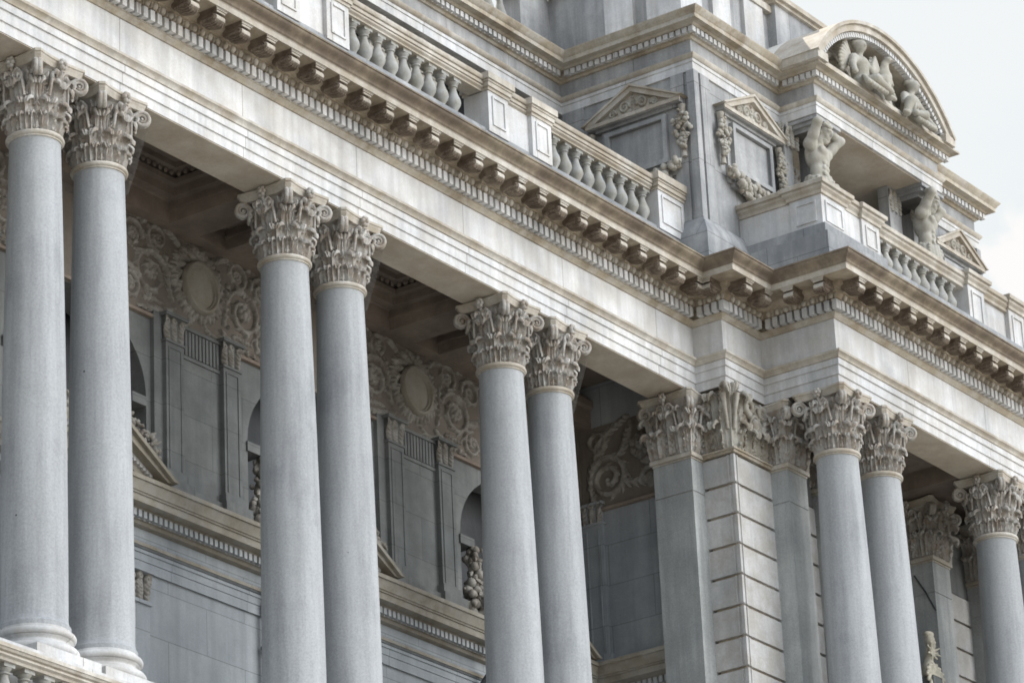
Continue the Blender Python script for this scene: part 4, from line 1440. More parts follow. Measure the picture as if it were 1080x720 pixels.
# pediments over the lower windows, with a flower garland on the rake
def low_pediment(cx_):
    hw_, z0, zt = 1.40, -3.93, -3.09
    m = MB()
    def fn(a, b, d): return (cx_+a, d, b)
    th = 0.30
    for sg in (-1, 1):
        m.prism([(sg*hw_, z0), (sg*(hw_-0.10), z0), (0, zt-0.16), (0, zt)], fn, YB-0.40, YB-0.001)
        m.prism([(sg*(hw_+0.06), z0+0.01), (sg*(hw_-0.04), z0+0.01), (0, zt+0.005), (0, zt+0.075)], fn, YB-0.46, YB-0.001)
        m.prism([(sg*(hw_-0.10), z0), (sg*(hw_-0.42), z0), (0, zt-0.36), (0, zt-0.162)], fn, YB-0.22, YB-0.001)
    m.prism([(-hw_+0.3, z0), (hw_-0.3, z0), (0, zt-0.3)], fn, YB-0.08, YB-0.002)
    o = m.build('window_pediment', 'lowtan', building)
    d = MB()
    for sg in (-1, 1):
        for i in range(16):
            t = 0.06+i*0.055
            a, b = (hw_-0.22)*(1-t), z0+0.05+(zt-0.26-z0-0.05)*t
            d.box(cx_+sg*a-0.028, cx_+sg*a+0.028, YB-0.27, YB-0.2, b-0.03, b+0.075)
    d.build('dentil_moulding', 'smooth', o, loc=(0, 0, 0))
    g = MB()
    rnd = random.Random(int(cx_*10))
    for sg in (-1, 1):
        for i in range(120):
            t = rnd.random()*0.62+0.2
            a = (hw_)*(1-t); b = z0+(zt-z0)*t+0.1
            c = Vector((cx_+sg*a+rnd.uniform(-.07, .07), YB-0.36+rnd.uniform(-.06, .08), b+rnd.uniform(0, .17)))
            if rnd.random() < 0.6:
                g.ball(c, rnd.uniform(0.022, 0.05), 7, 5)
            else:
                q = c+Vector((rnd.uniform(-.1, .1), -0.04, rnd.uniform(-.05, .09)))
                g.tube([c, c.lerp(q, 0.5), q], [0.014, 0.034, 0.008], 6)
    g.jitter(0.015, 20)
    g.build('flower_garland', 'darkrelief', o, loc=(0, 0, 0), smooth=60)
    return o
for k in (-1, 0, 1, 2):
    low_pediment(3.10+PER*k-PER*0)
# small capitals and pilasters beneath the lower entablature
for k in (0, 1, 2):
    x = PER*k+4.36-PER*0
    m = MB()
    m.box(x-0.30, x+0.06, YB-0.05, YB+0.03, FLOOR, -5.58)
    m.box(x-0.33, x+0.09, YB-0.08, YB+0.03, -5.58, -5.53)
    m.box(x-0.34, x+0.10, YB-0.10, YB+0.03, -5.14, -5.10)
    o = m.build('wall_pilaster', 'lowwall', building)
    c = MB(); small_capital(c, x-0.33, YB-0.03, -5.53, 0.42, 0.40)
    c.build('carved_capital', 'darkrelief', o, loc=(0, 0, 0), smooth=60)

# fruit pendants in the arched recesses
for k in (0, 1):
    g = MB(); rnd = random.Random(3+k)
    x = PER*k+6.92
    for i in range(150):
        t = rnd.random()
        z = -2.75-1.12*t
        sp = 0.06+0.17*t
        c = Vector((x+rnd.uniform(-sp, sp), YB+0.02+rnd.uniform(-.10, .08), z))
        if rnd.random() < 0.65:
            g.ball(c, rnd.uniform(0.03, 0.06)*(1+0.6*t), 8, 6)
        else:
            q = c+Vector((rnd.uniform(-.12, .12), -0.05, rnd.uniform(-.14, .02)))
            g.tube([c, c.lerp(q, 0.5), q], [0.015, 0.04, 0.008], 6)
    g.jitter(0.012, 18)
    g.build('fruit_festoon', 'darkrelief', lwall, loc=(0, 0, 0), smooth=60)

# dark tubes standing in for the shaded recess slots in the loggia
for x, lab in ((6.84, 'dark tube in place of a shaded slot on the loggia wall beside the second pair of columns'), (11.84, 'dark tube in place of a shaded slot, crossing the lower cornice left of the third pair of columns')):
    m = MB()
    m.tube([(x, YB-0.46, -3.93), (x, YB-0.46, -4.55), (x, YB-0.12, -4.9), (x, YB-0.10, FLOOR)], 0.052, 10)
    for z in (-5.6, -6.8):
        m.box(x-0.075, x+0.075, YB-0.15, YB-0.03, z, z+0.05)
    tag(m.build('slot_shade_tube', 'pipe'), lab, 'pipe', 'dark tubes for loggia wall slots')

# ------------------------------------------------------------------ balustrades
def baluster_mb(h=0.58, r=0.095):
    mb = MB()
    mb.box(-0.085, 0.085, -0.085, 0.085, 0, 0.05*h/0.58)
    k = h/0.58
    pr = [(0.06, 0.05), (0.072, 0.065), (0.06, 0.082), (0.05, 0.095), (0.062, 0.125), (0.092, 0.18), (0.102, 0.225), (0.094, 0.275), (0.07, 0.335), (0.051, 0.395), (0.044, 0.435), (0.047, 0.45), (0.064, 0.46), (0.064, 0.475), (0.05, 0.482), (0.062, 0.50), (0.078, 0.522), (0.08, 0.53)]
    mb.lathe([(a*1.13, b*k) for a, b in pr], 20)
    mb.box(-0.09, 0.09, -0.09, 0.09, 0.532*k, h)
    return mb
def rail_prof(z0, z1, hw):
    h = z1-z0
    R_ = [(hw-0.05, 0.0), (hw-0.045, 0.10), (hw-0.01, 0.20), (hw-0.005, 0.30), (hw-0.03, 0.31), (hw-0.03, 0.36), (hw+0.005, 0.37), (hw+0.01, 0.56), (hw-0.02, 0.57), (hw-0.02, 0.62), (hw+0.02, 0.66), (hw+0.035, 0.76), (hw+0.035, 0.93), (hw, 1.0)]
    return [(a, z0+b*h) for a, b in R_]+[(-a, z0+b*h) for a, b in R_[::-1]]
def pedestal(parent, x0, x1, y0, y1, zb, zt, zc, mat='smooth', panel=True, left=False):
    m = MB(); m.box(x0, x1, y0, y1, zb, zt)
    o = m.build('pedestal', mat, parent)
    if panel:
        f = MB()
        a, b, c, d = x0+0.09, x1-0.09, zb+0.12, zt-0.07
        for (p0, p1, q0, q1) in ((a, b, c, c+0.03), (a, b, d-0.03, d), (a, a+0.03, c+0.03, d-0.03), (b-0.03, b, c+0.03, d-0.03)):
            f.box(p0, p1, y0-0.02, y0+0.001, q0, q1)
        if left:
            a, b = y0+0.09, y1-0.09
            for (p0, p1, q0, q1) in ((a, b, c, c+0.03), (a, b, d-0.03, d), (a, a+0.03, c+0.03, d-0.03), (b-0.03, b, c+0.03, d-0.03)):
                f.box(x0-0.02, x0+0.001, p0, p1, q0, q1)
        f.build('panel_moulding', 'smooth', o, loc=(0, 0, 0))
    cp = MB()
    pth = [(x0, y1), (x0, y0), (x1, y0), (x1, y1)]
    cp.box(x0-0.02, x1+0.02, y0-0.02, y1+0.02, zt, zt+0.05)
    cp.box(x0-0.045, x1+0.045, y0-0.045, y1+0.045, zt+0.05, zt+0.12)
    cp.box(x0-0.06, x1+0.06, y0-0.06, y1+0.06, zt+0.12, zt+0.155)
    cp.box(x0-0.085, x1+0.085, y0-0.085, y1+0.085, zt+0.155, zc)
    cp.build('pedestal_cap', 'pale_tan', o, loc=(0, 0, 0))
    return o
ZR0, ZR1, ZBB = 3.38, 3.62, 2.765
BY = 0.42                                                      # balustrade axis
bal = root('balustrade', 'long stone balustrade on the tan cornice above the loggia columns', 'balustrade', (5, BY, 1.86))
pcs = MB()
pcs.box(-9, 14.95, BY-0.22, BY+0.22, 1.85, ZBB-0.08)
pcs.box(-9, 14.95, BY-0.17, BY+0.17, ZBB-0.08, ZBB)
pcs.build('base_course', 'grime', bal)
rl = MB(); rl.sweep([(-9, BY), (14.3, BY)], rail_prof(ZR0, ZR1, 0.17))
rl.build('handrail', 'pale_tan', bal)
bmesh_first = None
def put_bal(parent, loc, mat='baluster', h=0.58, cache={}):
    key = (h, mat)
    if key not in cache:
        o = baluster_mb(h).build('baluster', mat, parent, loc=Vector(loc)-Vector(parent.location))
        cache[key] = o
        return o
    o = cache[key].copy(); COL.objects.link(o)
    o.parent = parent
    o.location = Vector(loc)-Vector(parent.location)
    o.rotation_euler = (random.uniform(-.012, .012), random.uniform(-.012, .012), random.choice((0, PI/2, PI, -PI/2))+random.uniform(-.04, .04))
    return o
for k in range(-1, 3):
    x = PER*k
    for a in (-0.19, 0.93):
        if x+a > -6 and x+a < 14:
            pedestal(bal, x+a, x+a+0.51, BY-0.22, BY+0.22, ZBB-0.05, ZR0, ZR1+0.02)
    m = MB(); m.box(x+0.32, x+0.93, BY-0.15, BY+0.15, ZBB, ZR0)
    m.build('infill_panel', 'smooth', bal)
    for i in range(9):
        bx = x+1.44+0.345+0.305*i
        if bx > -3 and bx < 14.25:
            put_bal(bal, (bx, BY, ZBB), 'baluster', 0.615)
pedestal(bal, 14.36, 15.12, BY-0.22, BY+0.22, ZBB-0.05, ZR0, ZR1+0.035)

# lower balustrade at the column feet
LY, LZ = -0.60, -8.30
low = root('balustrade', 'low balustrade with squat balusters at the foot of the leftmost columns', 'balustrade', (0, LY, FLOOR-0.9))
rl = MB(); rl.sweep([(-9, LY), (12, LY)], [(-0.14, LZ-0.17), (0.12, LZ-0.17), (0.13, LZ-0.14), (0.165, LZ-0.12), (0.165, LZ-0.10), (0.15, LZ-0.095), (0.15, LZ-0.085), (0.185, LZ-0.075), (0.20, LZ-0.05), (0.215, LZ-0.045), (0.215, LZ), (-0.2, LZ)])
rl.build('handrail', 'pale_tan', low)
pcs = MB(); pcs.box(-9, 12, LY-0.2, LY+0.2, LZ-1.15, LZ-0.75)
pcs.build('base_course', 'smooth', low)
for i in range(20):
    put_bal(low, (-5.55+0.335*i, LY, LZ-0.75), 'baluster')
# ledge behind the lower rail carrying the plinths
lb = MB(); lb.box(-14, XA-0.01, -0.32, 0.0, FLOOR-0.2, FLOOR+0.004)
lb.build('plinth_course', 'smooth', building)

# ------------------------------------------------------------------ attic storey: wall over the loggia, pavilion block, cornice
X5, Y5 = 15.15, -0.10
YA = 2.45
XR = 24.42
YREC = 3.2
APATH = [(-10, YA), (X5, YA), (X5, Y5), (XR, Y5), (XR, YA+4)]
aw = MB()
aw.box(-10, X5, YREC, YREC+0.6, 1.6, 5.7)                        # recessed attic wall
aw.box(-10, X5, YA+0.02, YREC+0.6, 5.668, 6.3)                         # beam over the recess
aw.build('attic_wall', 'attic', building)
blk = MB()
blk.box(X5, 17.86, Y5, 6, 1.7, 5.658)
blk.box(21.82, XR, Y5, 6, 1.7, 5.658)
blk.box(17.86, 21.82, 0.55, 6, 1.7, 5.658)
blk.box(X5+0.02, XR-0.02, Y5+0.02, 6, 5.656, 6.3)
blk_o = blk.build('pavilion_attic_block', 'attic', building)
# strip pilasters and corner notch on the block
for bx_ in ((X5-0.045, X5, 0.06, 0.30), (X5-0.045, X5, 2.0, 2.40), (X5+0.16, X5+0.42, Y5-0.045, Y5), (X5-0.05, X5+0.09, Y5-0.05, Y5+0.09), (XR-0.45, XR-0.16, Y5-0.045, Y5), (XR-0.09, XR+0.05, Y5-0.05, Y5+0.09)):
    st_ = MB(); st_.box(*bx_, 1.8, 5.66)
    st_.build('corner_strip', 'attic', blk_o, loc=(0, 0, 0))
pb = MB()                                                       # block plinth
pb.sweep([(X5, YA), (X5, Y5), (XR, Y5)], [(0, 1.8), (0.20, 1.8), (0.20, 2.74), (0.185, 2.78), (0.13, 2.92), (0.075, 3.02), (0.06, 3.06), (0, 3.07)])
pb.build('block_plinth', 'grime', blk_o, loc=(0, 0, 0))
A6 = (17.80, -0.80, 21.88)
APATH2 = [(-10, YA), (X5, YA), (X5, Y5), (A6[0], Y5), (A6[0], A6[1]), (A6[2], A6[1]), (A6[2], Y5), (XR, Y5), (XR, YA+4)]
ae = MB()
ae.sweep(APATH2, [(0, 5.66), (0.03, 5.665), (0.03, 5.80), (0.045, 5.805), (0.045, 5.86), (-0.1, 5.86), (-0.1, 5.66)])
aent = ae.build('attic_entablature', 'smooth', building)
an = MB()
an.sweep(APATH2, [(0.045, 5.862), (0.06, 5.87), (0.09, 5.91), (0.095, 5.94), (-0.1, 5.945), (-0.1, 5.862)])
an.build('attic_fillet', 'pale_tan', aent, loc=(0, 0, 0))
af = MB(); af.sweep(APATH2, [(0.0, 5.947), (0.0, 6.215), (-0.1, 6.215), (-0.1, 5.947)])
af.build('attic_frieze', 'attic', aent, loc=(0, 0, 0))
acn = MB()
CPR = [(0, 6.217), (0.03, 6.225), (0.05, 6.26), (0.09, 6.265), (0.09, 6.37), (0.16, 6.38), (0.19, 6.41), (0.30, 6.42), (0.30, 6.49), (0.315, 6.50), (0.335, 6.54), (0.37, 6.575), (0.375, 6.60), (-0.3, 6.66), (-0.3, 6.217)]
CLOW = CPR[:8]+[(0.30, 6.455), (-0.3, 6.46), (-0.3, 6.217)]
acn.sweep(APATH2[:4]+[(A6[0], A6[1]+0.003)], CPR)
acn.sweep([(A6[0], A6[1]+0.002), (A6[0], A6[1]), (A6[2], A6[1]), (A6[2], A6[1]+0.002)], CLOW, cap=True)
acn.sweep([(A6[2], A6[1]+0.003)]+APATH2[6:], CPR)
acor = acn.build('attic_cornice', 'tan', building)
ARUNS = [((-3, YA), (X5, YA), 0, -1), ((X5, YA), (X5, Y5), -1, 1), ((X5, Y5), (A6[0], Y5), 1, -1), ((A6[0], Y5), (A6[0], A6[1]), -1, 1), ((A6[0], A6[1]), (A6[2], A6[1]), 1, 1), ((A6[2], Y5), (XR, Y5), -1, 1)]
for a, b, c0, c1 in ARUNS:
    d, n, Ln = run_frame(a, b)
    s0 = 0.2 if c0 == -1 else (-0.155+0.128 if c0 == 1 else 0)
    s1 = Ln-0.2 if c1 == -1 else Ln+0.155
    k = round((s1-s0)/0.128)
    ad = MB(); crenel(ad, a, d, n, s0, s1, k, 0.082, 0.092, 0.157, 6.272, 6.364)
    ad.build('dentil_moulding', 'smooth', acor, loc=(0, 0, 0))

# attic window crests peeping over the balustrade
def crest(x):
    W, H = 0.78, 0.66
    st = [spiral(0.16, 0.36, 0.13, 0.02, 0, 1.4, 40, 0.04, 0.025), spiral(0.62, 0.36, 0.13, 0.02, PI, -1.4, 40, 0.04, 0.025), frond([(0.39, 0.1), (0.39, 0.3), (0.39, 0.5), (0.39, 0.62)], 0.11, 4),
          frond([(0.05, 0.05), (0.25, 0.0), (0.5, 0.0), (0.74, 0.05)], 0.07, 7), [(0.05+0.02*i, 0.2, 0.05) for i in range(36)], [(0.1+0.02*i, 0.1, 0.05) for i in range(31)]]
    f = relief(W, H, st, 1.3, 0.014)
    mb = relief_mb(f, lambda a, b, d: (x+a, YA+0.04-d, 4.98+b))
    mb.box(x+0.02, x+W-0.02, YA+0.03, YA+0.25, 1.9, 5.18)
    mb.prism([(x+0.03, 5.18), (x+W-0.03, 5.18), (x+W-0.1, 5.42), (x+W*0.5, 5.60), (x+0.1, 5.42)], lambda a, b, d: (a, d, b), YA+0.03, YA+0.22)
    return mb.build('window_crest', 'carved', building, smooth=60)
for k in (0, 1, 2):
    for x in (-0.02, 1.02):
        crest(PER*k+x)
wd = MB(); wd.box(-10, X5, YREC-0.06, YREC-0.01, 2.6, 5.66)  # dark sheet painted in place of the recess shade behind the crests
wd.build('attic_shade_sheet', 'recess_shade', building)
# ---- pedimented panels on the block faces
def ped_panel(fn, W, nm_y=0, both=True):
    """fn(a, z, d)->xyz ; a 0..W along the face, d outwards"""
    m = MB()
    zp0, zp1, za = 4.30, 5.16, 5.70
    e = 0.10
    def bx(a0, a1, z0, z1, d0, d1):
        vs = [fn(a, z, d) for d in (d0, d1) for (a, z) in ((a0, z0), (a1, z0), (a1, z1), (a0, z1))]
        m.add(vs, [(3, 2, 1, 0), (4, 5, 6, 7), (0, 1, 5, 4), (1, 2, 6, 5), (2, 3, 7, 6), (3, 0, 4, 7)])
    bx(e+0.10, W-e-0.10, 3.98, 5.12, -0.02, 0.05)
    for (a0, a1, z0, z1) in ((e+0.2, W-e-0.2, zp0-0.1, zp0-0.02), (e+0.2, W-e-0.2, 4.98, 5.05), (e+0.2, e+0.28, zp0-0.02, 4.98), (W-e-0.28, W-e-0.2, zp0-0.02, 4.98)):
        bx(a0, a1, z0, z1, 0.048, 0.13)
    bx(e+0.29, W-e-0.29, zp0, 4.96, 0.045, 0.07)
    bx(e+0.02, W-e-0.02, 5.12, 5.17, -0.02, 0.10)
    bx(0.0, W, 5.17, 5.25, -0.02, 0.17)
    bx(e+0.2, W-e-0.2, 3.92, 4.0, -0.02, 0.09)
    o = m.build('pedimented_panel', 'attic', building)
    p = MB()
    for sg in (0, 1):
        X = (lambda a: W-a) if sg else (lambda a: a)
        p.prism([(X(-0.06), 5.25), (X(0.16), 5.25), (W/2, za-0.09), (W/2, za)], lambda a, b, d: fn(a, b, d), -0.02, 0.20)
        p.prism([(X(-0.09), 5.255), (X(-0.02), 5.255), (W/2, za+0.002), (W/2, za+0.045)], lambda a, b, d: fn(a, b, d), -0.02, 0.23)
    p.prism([(-0.02, 5.185), (W+0.02, 5.185), (W+0.02, 5.248), (-0.02, 5.248)], lambda a, b, d: fn(a, b, d), 0.171, 0.195)
    p.prism([(0.1, 5.25), (W-0.1, 5.25), (W/2, za-0.06)], lambda a, b, d: fn(a, b, d), -0.02, 0.125)
    p.build('panel_pediment', 'pale_tan', o, loc=(0, 0, 0))
    Hh = za-0.1-5.25
    st = []
    for sg in (-1, 1):
        def mm(s): return [(W/2+sg*a, b, c) for a, b, c in s]
        st += [mm(spiral(0.17, 0.14, 0.10, 0.01, PI, -1.5, 36, 0.033, 0.02)), mm(spiral(0.40, 0.085, 0.07, 0.01, PI, -1.4, 36, 0.028, 0.018)), mm(frond([(0.02, 0.05), (0.1, 0.02), (0.3, 0.02), (0.62, 0.02)], 0.035, 8)), mm(frond([(0.22, 0.22), (0.3, 0.18), (0.38, 0.2), (0.45, 0.13)], 0.035, 4))]
    st.append(frond([(W/2, 0.02), (W/2, 0.1), (W/2, 0.2), (W/2, Hh-0.02)], 0.055, 4))
    f = relief(W, Hh, st, 1.5, 0.009)
    relief_mb(f, lambda a, b, d: fn(a, 5.25+b, 0.123+d), eps=0.003).build('pediment_relief', 'carved', o, loc=(0, 0, 0), smooth=60)
    # garlands of fruit down both sides and round the foot
    for sg in (0, 1):
        g = MB(); rnd = random.Random(11+sg+int(W*10))
        X = (lambda a: W-a) if sg else (lambda a: a)
        for i in range(90):
            t = rnd.random()
            wd = 0.05+0.13*math.sin(PI*min(1, t*1.15))
            c = fn(X(0.02+rnd.uniform(-wd, wd)), 5.02-0.66*t, 0.09+0.07*rnd.random())
            r = rnd.uniform(0.022, 0.048)
            if rnd.random() < 0.6:
                g.ball(c, r, 7, 5)
            else:
                q = fn(X(0.02+rnd.uniform(-wd, wd)*1.3), 5.02-0.66*t+rnd.uniform(-.08, .08), 0.12)
                g.tube([c, tuple((c[k]+q[k])/2 for k in range(3)), q], [0.014, 0.032, 0.008], 6)
        c = [fn(X(0.02), z, 0.07) for z in (5.13, 5.0, 4.4, 4.22)]
        g.tube(c, [0.07, 0.05, 0.03, 0.05], 8)
        for i in range(110):
            t = rnd.random()
            a = 0.10+(W/2-0.10)*t
            z = 4.14-0.20*math.sin(PI*0.5*t)
            sp = 0.05+0.09*math.sin(PI*0.5*t)
            c = fn(X(a), z+rnd.uniform(-sp, sp), 0.08+0.12*rnd.random())
            if rnd.random() < 0.7:
                g.ball(c, rnd.uniform(0.03, 0.075), 7, 5)
            else:
                q = fn(X(a+rnd.uniform(-.12, .12)), z+rnd.uniform(-sp, sp)*1.6, 0.16)
                g.tube([c, tuple((c[k]+q[k])/2 for k in range(3)), q], [0.016, 0.04, 0.008], 6)
        g.jitter(0.008, 24)
        g.build('fruit_garland', 'carved', o, loc=(0, 0, 0), smooth=60)
    return o
ped_panel(lambda a, z, d: (X5-d, 1.86-a, z-0.05), 1.78)
ped_panel(lambda a, z, d: (15.78+a, Y5-d, z), 1.80)
ped_panel(lambda a, z, d: (22.62+a, Y5-d, z-0.06), 1.66)

# ---- aedicule: entablature on two atlantes, segmental pediment
av = MB()
av.box(A6[0]+0.003, A6[2]-0.003, A6[1]+0.003, 0.5, 5.67, 6.21)
av.build('aedicule_beam', 'soffit', building)
asf = MB(); asf.box(A6[0]+0.02, A6[2]-0.02, A6[1]+0.02, 0.75, 5.645, 5.66)
asf.build('aedicule_soffit', 'soffit', building)
# recess behind the statues is cut by building the block front as a dark niche: side walls, back wall, carved frieze
for x0_, x1_, y_ in ((17.62, 17.86, Y5-0.16), (21.82, 22.06, Y5-0.16), (18.35, 18.75, Y5-0.20), (20.95, 21.35, Y5-0.20)):
    nrec = MB(); nrec.box(x0_, x1_, y_, Y5, 3.2, 5.64)
    nrec_o = nrec.build('aedicule_pilaster', 'attic', building)
nc = MB()
for x in (17.62, 18.36, 20.96, 21.70):
    small_capital(nc, x, Y5-0.19, 5.18, 0.42, 0.42)
small_capital(nc, 17.60, Y5+0.0, 5.18, 0.2, 0.42, 'x')
nc.build('carved_capital', 'carved', nrec_o, loc=(0, 0, 0), smooth=60)
W, H = 2.1, 0.62
st = []
for k in range(4):
    st.append(spiral(0.28+0.52*k, 0.3, 0.22, 0.02, PI if k % 2 else 0, 1.6 if k % 2 else -1.6, 46, 0.06, 0.035))
    st.append(frond([(0.1+0.52*k, 0.05), (0.25+0.52*k, 0.0), (0.4+0.52*k, 0.1), (0.55+0.52*k, 0.02)], 0.08, 5))
    st.append(frond([(0.1+0.52*k, 0.5), (0.25+0.52*k, 0.62), (0.4+0.52*k, 0.5), (0.55+0.52*k, 0.6)], 0.07, 5))
f = relief(W, H, st, 1.3, 0.016)
relief_mb(f, lambda a, b, d: (18.8+a, 0.55-d, 4.96+b)).build('carved_scrollwork', 'darkrelief', nrec_o, loc=(0, 0, 0), smooth=60)
# impost blocks on the statues' heads
for x in (18.16, 21.60):
    ib = MB()
    ib.box(x-0.34, x+0.34, A6[1]+0.03, Y5-0.02, 5.52, 5.644)
    ib.box(x-0.38, x+0.38, A6[1]-0.02, Y5-0.02, 5.585, 5.642)
    ib.box(x-0.28, x+0.28, A6[1]+0.12, Y5-0.02, 5.44, 5.52)
    ib.build('impost_block', 'attic', building)

# segmental pediment
PCX, PZ0 = 19.68, 6.60
hwp, sag = 2.29, 1.20
RO = (hwp**2+sag**2)/(2*sag); PCZ = PZ0+sag-RO
a_max = math.asin(hwp/RO)
def arc_band(mb, r0, r1, y0, y1, am, n=36):
    vs, fs = [], []
    for i in range(n+1):
        a = -am+2*am*i/n
        for r in (r0, r1):
            for y in (y0, y1):
                vs.append((PCX+r*math.sin(a), y, max(PCZ+r*math.cos(a), 6.43)))
    for i in range(n):
        b, c = i*4, (i+1)*4
        fs += [(b, c, c+1, b+1), (b+2, b+3, c+3, c+2), (b, b+2, c+2, c), (b+1, c+1, c+3, b+3)]
    fs += [(0, 1, 3, 2), (n*4, n*4+2, n*4+3, n*4+1)]
    mb.add(vs, fs)
YF = A6[1]-0.375
sg_ = MB()
arc_band(sg_, RO-0.06, RO, YF, -0.2, a_max)
arc_band(sg_, RO-0.175, RO-0.062, YF+0.05, -0.2, a_max*1.01)
arc_band(sg_, RO-0.27, RO-0.177, YF+0.22, -0.2, a_max*1.02)
segp = sg_.build('segmental_pediment', 'pale_tan', building)
ty = MB()
n = 30
pts = [(PCX+(RO-0.24)*math.sin(-a_max*1.0+2*a_max*1.0*i/n), PCZ+(RO-0.24)*math.cos(-a_max*1.0+2*a_max*1.0*i/n)) for i in range(n+1)]
for i in range(n):
    a, b = pts[i], pts[i+1]
    ty.prism([(a[0], 6.43), (b[0], 6.43), (b[0], max(b[1], 6.45)), (a[0], max(a[1], 6.45))], lambda p, q, d: (p, d, q), -0.62, -0.3)
ty.build('tympanum', 'carved', segp, loc=(0, 0, 0))
W, H = 4.3, 1.0
st = []
for sg in (-1, 1):
    def mm(s_): return [(W/2+sg*a, b, c) for a, b, c in s_]
    st += [mm(frond([(0.1, 0.1), (0.35, 0.5), (0.45, 0.8), (0.8, 0.85)], 0.13, 6)), mm(frond([(0.3, 0.1), (0.6, 0.4), (0.9, 0.7), (1.25, 0.62)], 0.13, 6)), mm(frond([(1.1, 0.1), (1.4, 0.4), (1.6, 0.35), (1.9, 0.2)], 0.10, 6)),
           mm(leafy(spiral(1.35, 0.3, 0.22, 0.03, 0, 1.4, 40, 0.05, 0.03), 0.12, 1, 4, 9)), mm(leafy(spiral(0.55, 0.35, 0.2, 0.03, PI, -1.4, 40, 0.05, 0.03), 0.12, 1, 4, 10))]
f = relief(W, H, st, 1.6, 0.016)
relief_mb(f, lambda a, b, d: (PCX-W/2+a, -0.62-d, 6.5+b), mask=lambda a, b: (a-W/2)**2+(6.5+b-PCZ)**2 < (RO-0.30)**2).build('tympanum_relief', 'carved', segp, loc=(0, 0, 0), smooth=60)
td = MB()
for i in range(56):
    a = -a_max*0.93+2*a_max*0.93*i/55
    r0, r1 = RO-0.27, RO-0.17
    t = 0.012
    vs = []
    for y in (YF+0.10, YF+0.218):
        for (r, q) in ((r0, a-t), (r0, a+t), (r1-0.012, a+t), (r1-0.012, a-t)):
            vs.append((PCX+r*math.sin(q), y, PCZ+r*math.cos(q)))
    td.add(vs, [(3, 2, 1, 0), (4, 5, 6, 7), (0, 1, 5, 4), (1, 2, 6, 5), (2, 3, 7, 6), (3, 0, 4, 7)])
td.build('dentil_moulding', 'smooth', segp, loc=(0, 0, 0))
ps = MB(); ps.box(PCX-hwp+0.25, PCX+hwp-0.25, YF+0.10, -0.3, 6.45, 6.53)
for sg in (-1, 1):
    ps.box(PCX+sg*(hwp-0.02), PCX+sg*(hwp-0.34), YF+0.02, -0.25, 6.452, 6.605)
ps.build('pediment_sill', 'pale_tan', segp, loc=(0, 0, 0))
br_ = MB()
arc_band(br_, RO-0.30, RO-0.012, -0.199, 3.6, a_max*0.96)
br_.build('barrel_roof', 'roof', building)

# ---- parapet on the attic cornice
pp = MB()
pp.box(X5+0.25, 18.2, Y5+0.32, Y5+0.8, 6.62, 7.98)
pp.box(X5+0.25, X5+0.75, Y5+0.8, YA+0.3, 6.62, 7.98)
pp.box(-10, X5+0.25, YA+0.30, YA+0.75, 6.62, 6.95)
pp.box(X5-0.6, X5+0.25, YA+0.30, YA+0.75, 6.95, 7.98)
par = pp.build('parapet', 'attic', building)
pq = MB()
pq.box(X5+0.12, X5+0.78, Y5+0.20, Y5+0.86, 6.62, 7.975)
pq.box(X5+1.2, X5+1.75, Y5+0.25, Y5+0.5, 6.62, 7.975)
pq.box(X5+0.15, X5+0.4, 1.05, 1.6, 6.62, 7.975)
pq.box(17.35, 17.95, Y5+0.25, Y5+0.5, 6.62, 7.98)
pq.build('parapet_pier', 'smooth', par, loc=(0, 0, 0))
pk = MB()
pk.sweep([(-10, YA+0.3), (X5+0.25, YA+0.3)], [(0.0, 6.9), (0.05, 6.95), (-0.3, 7.0)]) if False else None
pk.box(X5+0.15, 18.2, Y5+0.22, Y5+0.86, 7.985, 8.11)
pk.box(X5+0.15, X5+0.85, Y5+0.86, YA+0.3, 7.985, 8.11)
pk.box(X5-0.7, X5+0.15, YA+0.24, YA+0.85, 7.985, 8.11)
pk.build('parapet_coping', 'pale_tan', par, loc=(0, 0, 0))
pt = MB()
pt.box(18.2, 19.75, 0.05, 2.6, 6.62, 8.14)
pto = pt.build('roof_block', 'attic', building)
pt = MB(); pt.box(18.14, 19.81, -0.01, 2.7, 8.14, 8.20); pt.box(18.08, 19.87, -0.07, 2.75, 8.20, 8.29)
pt.build('roof_block_coping', 'pale_tan', pto, loc=(0, 0, 0))
pl_ = MB(); pl_.sweep([(X5, YA), (X5, Y5), (XR, Y5)], [(-0.15, 6.63), (-0.06, 6.63), (-0.07, 6.80), (-0.14, 6.86), (-0.15, 6.86)])
pl_.build('parapet_foot', 'grime', par, loc=(0, 0, 0))
rb_ = MB(); rb_.box(XR-1.2, XR-0.3, 0.3, 4, 6.62, 7.5)
rb_.build('roof_block', 'attic', building)
rbal = root('balustrade', 'sunlit roof balustrade seen in part above the attic cornice', 'balustrade', (12, YA+0.5, 6.95))
for i in range(10):
    put_bal(rbal, (X5-0.9-0.36*i, YA+0.5, 6.95), 'baluster', 0.85)
m = MB(); m.sweep([(8, YA+0.5), (X5-0.62, YA+0.5)], rail_prof(7.80, 8.06, 0.17))
m.build('handrail', 'pale_tan', rbal)

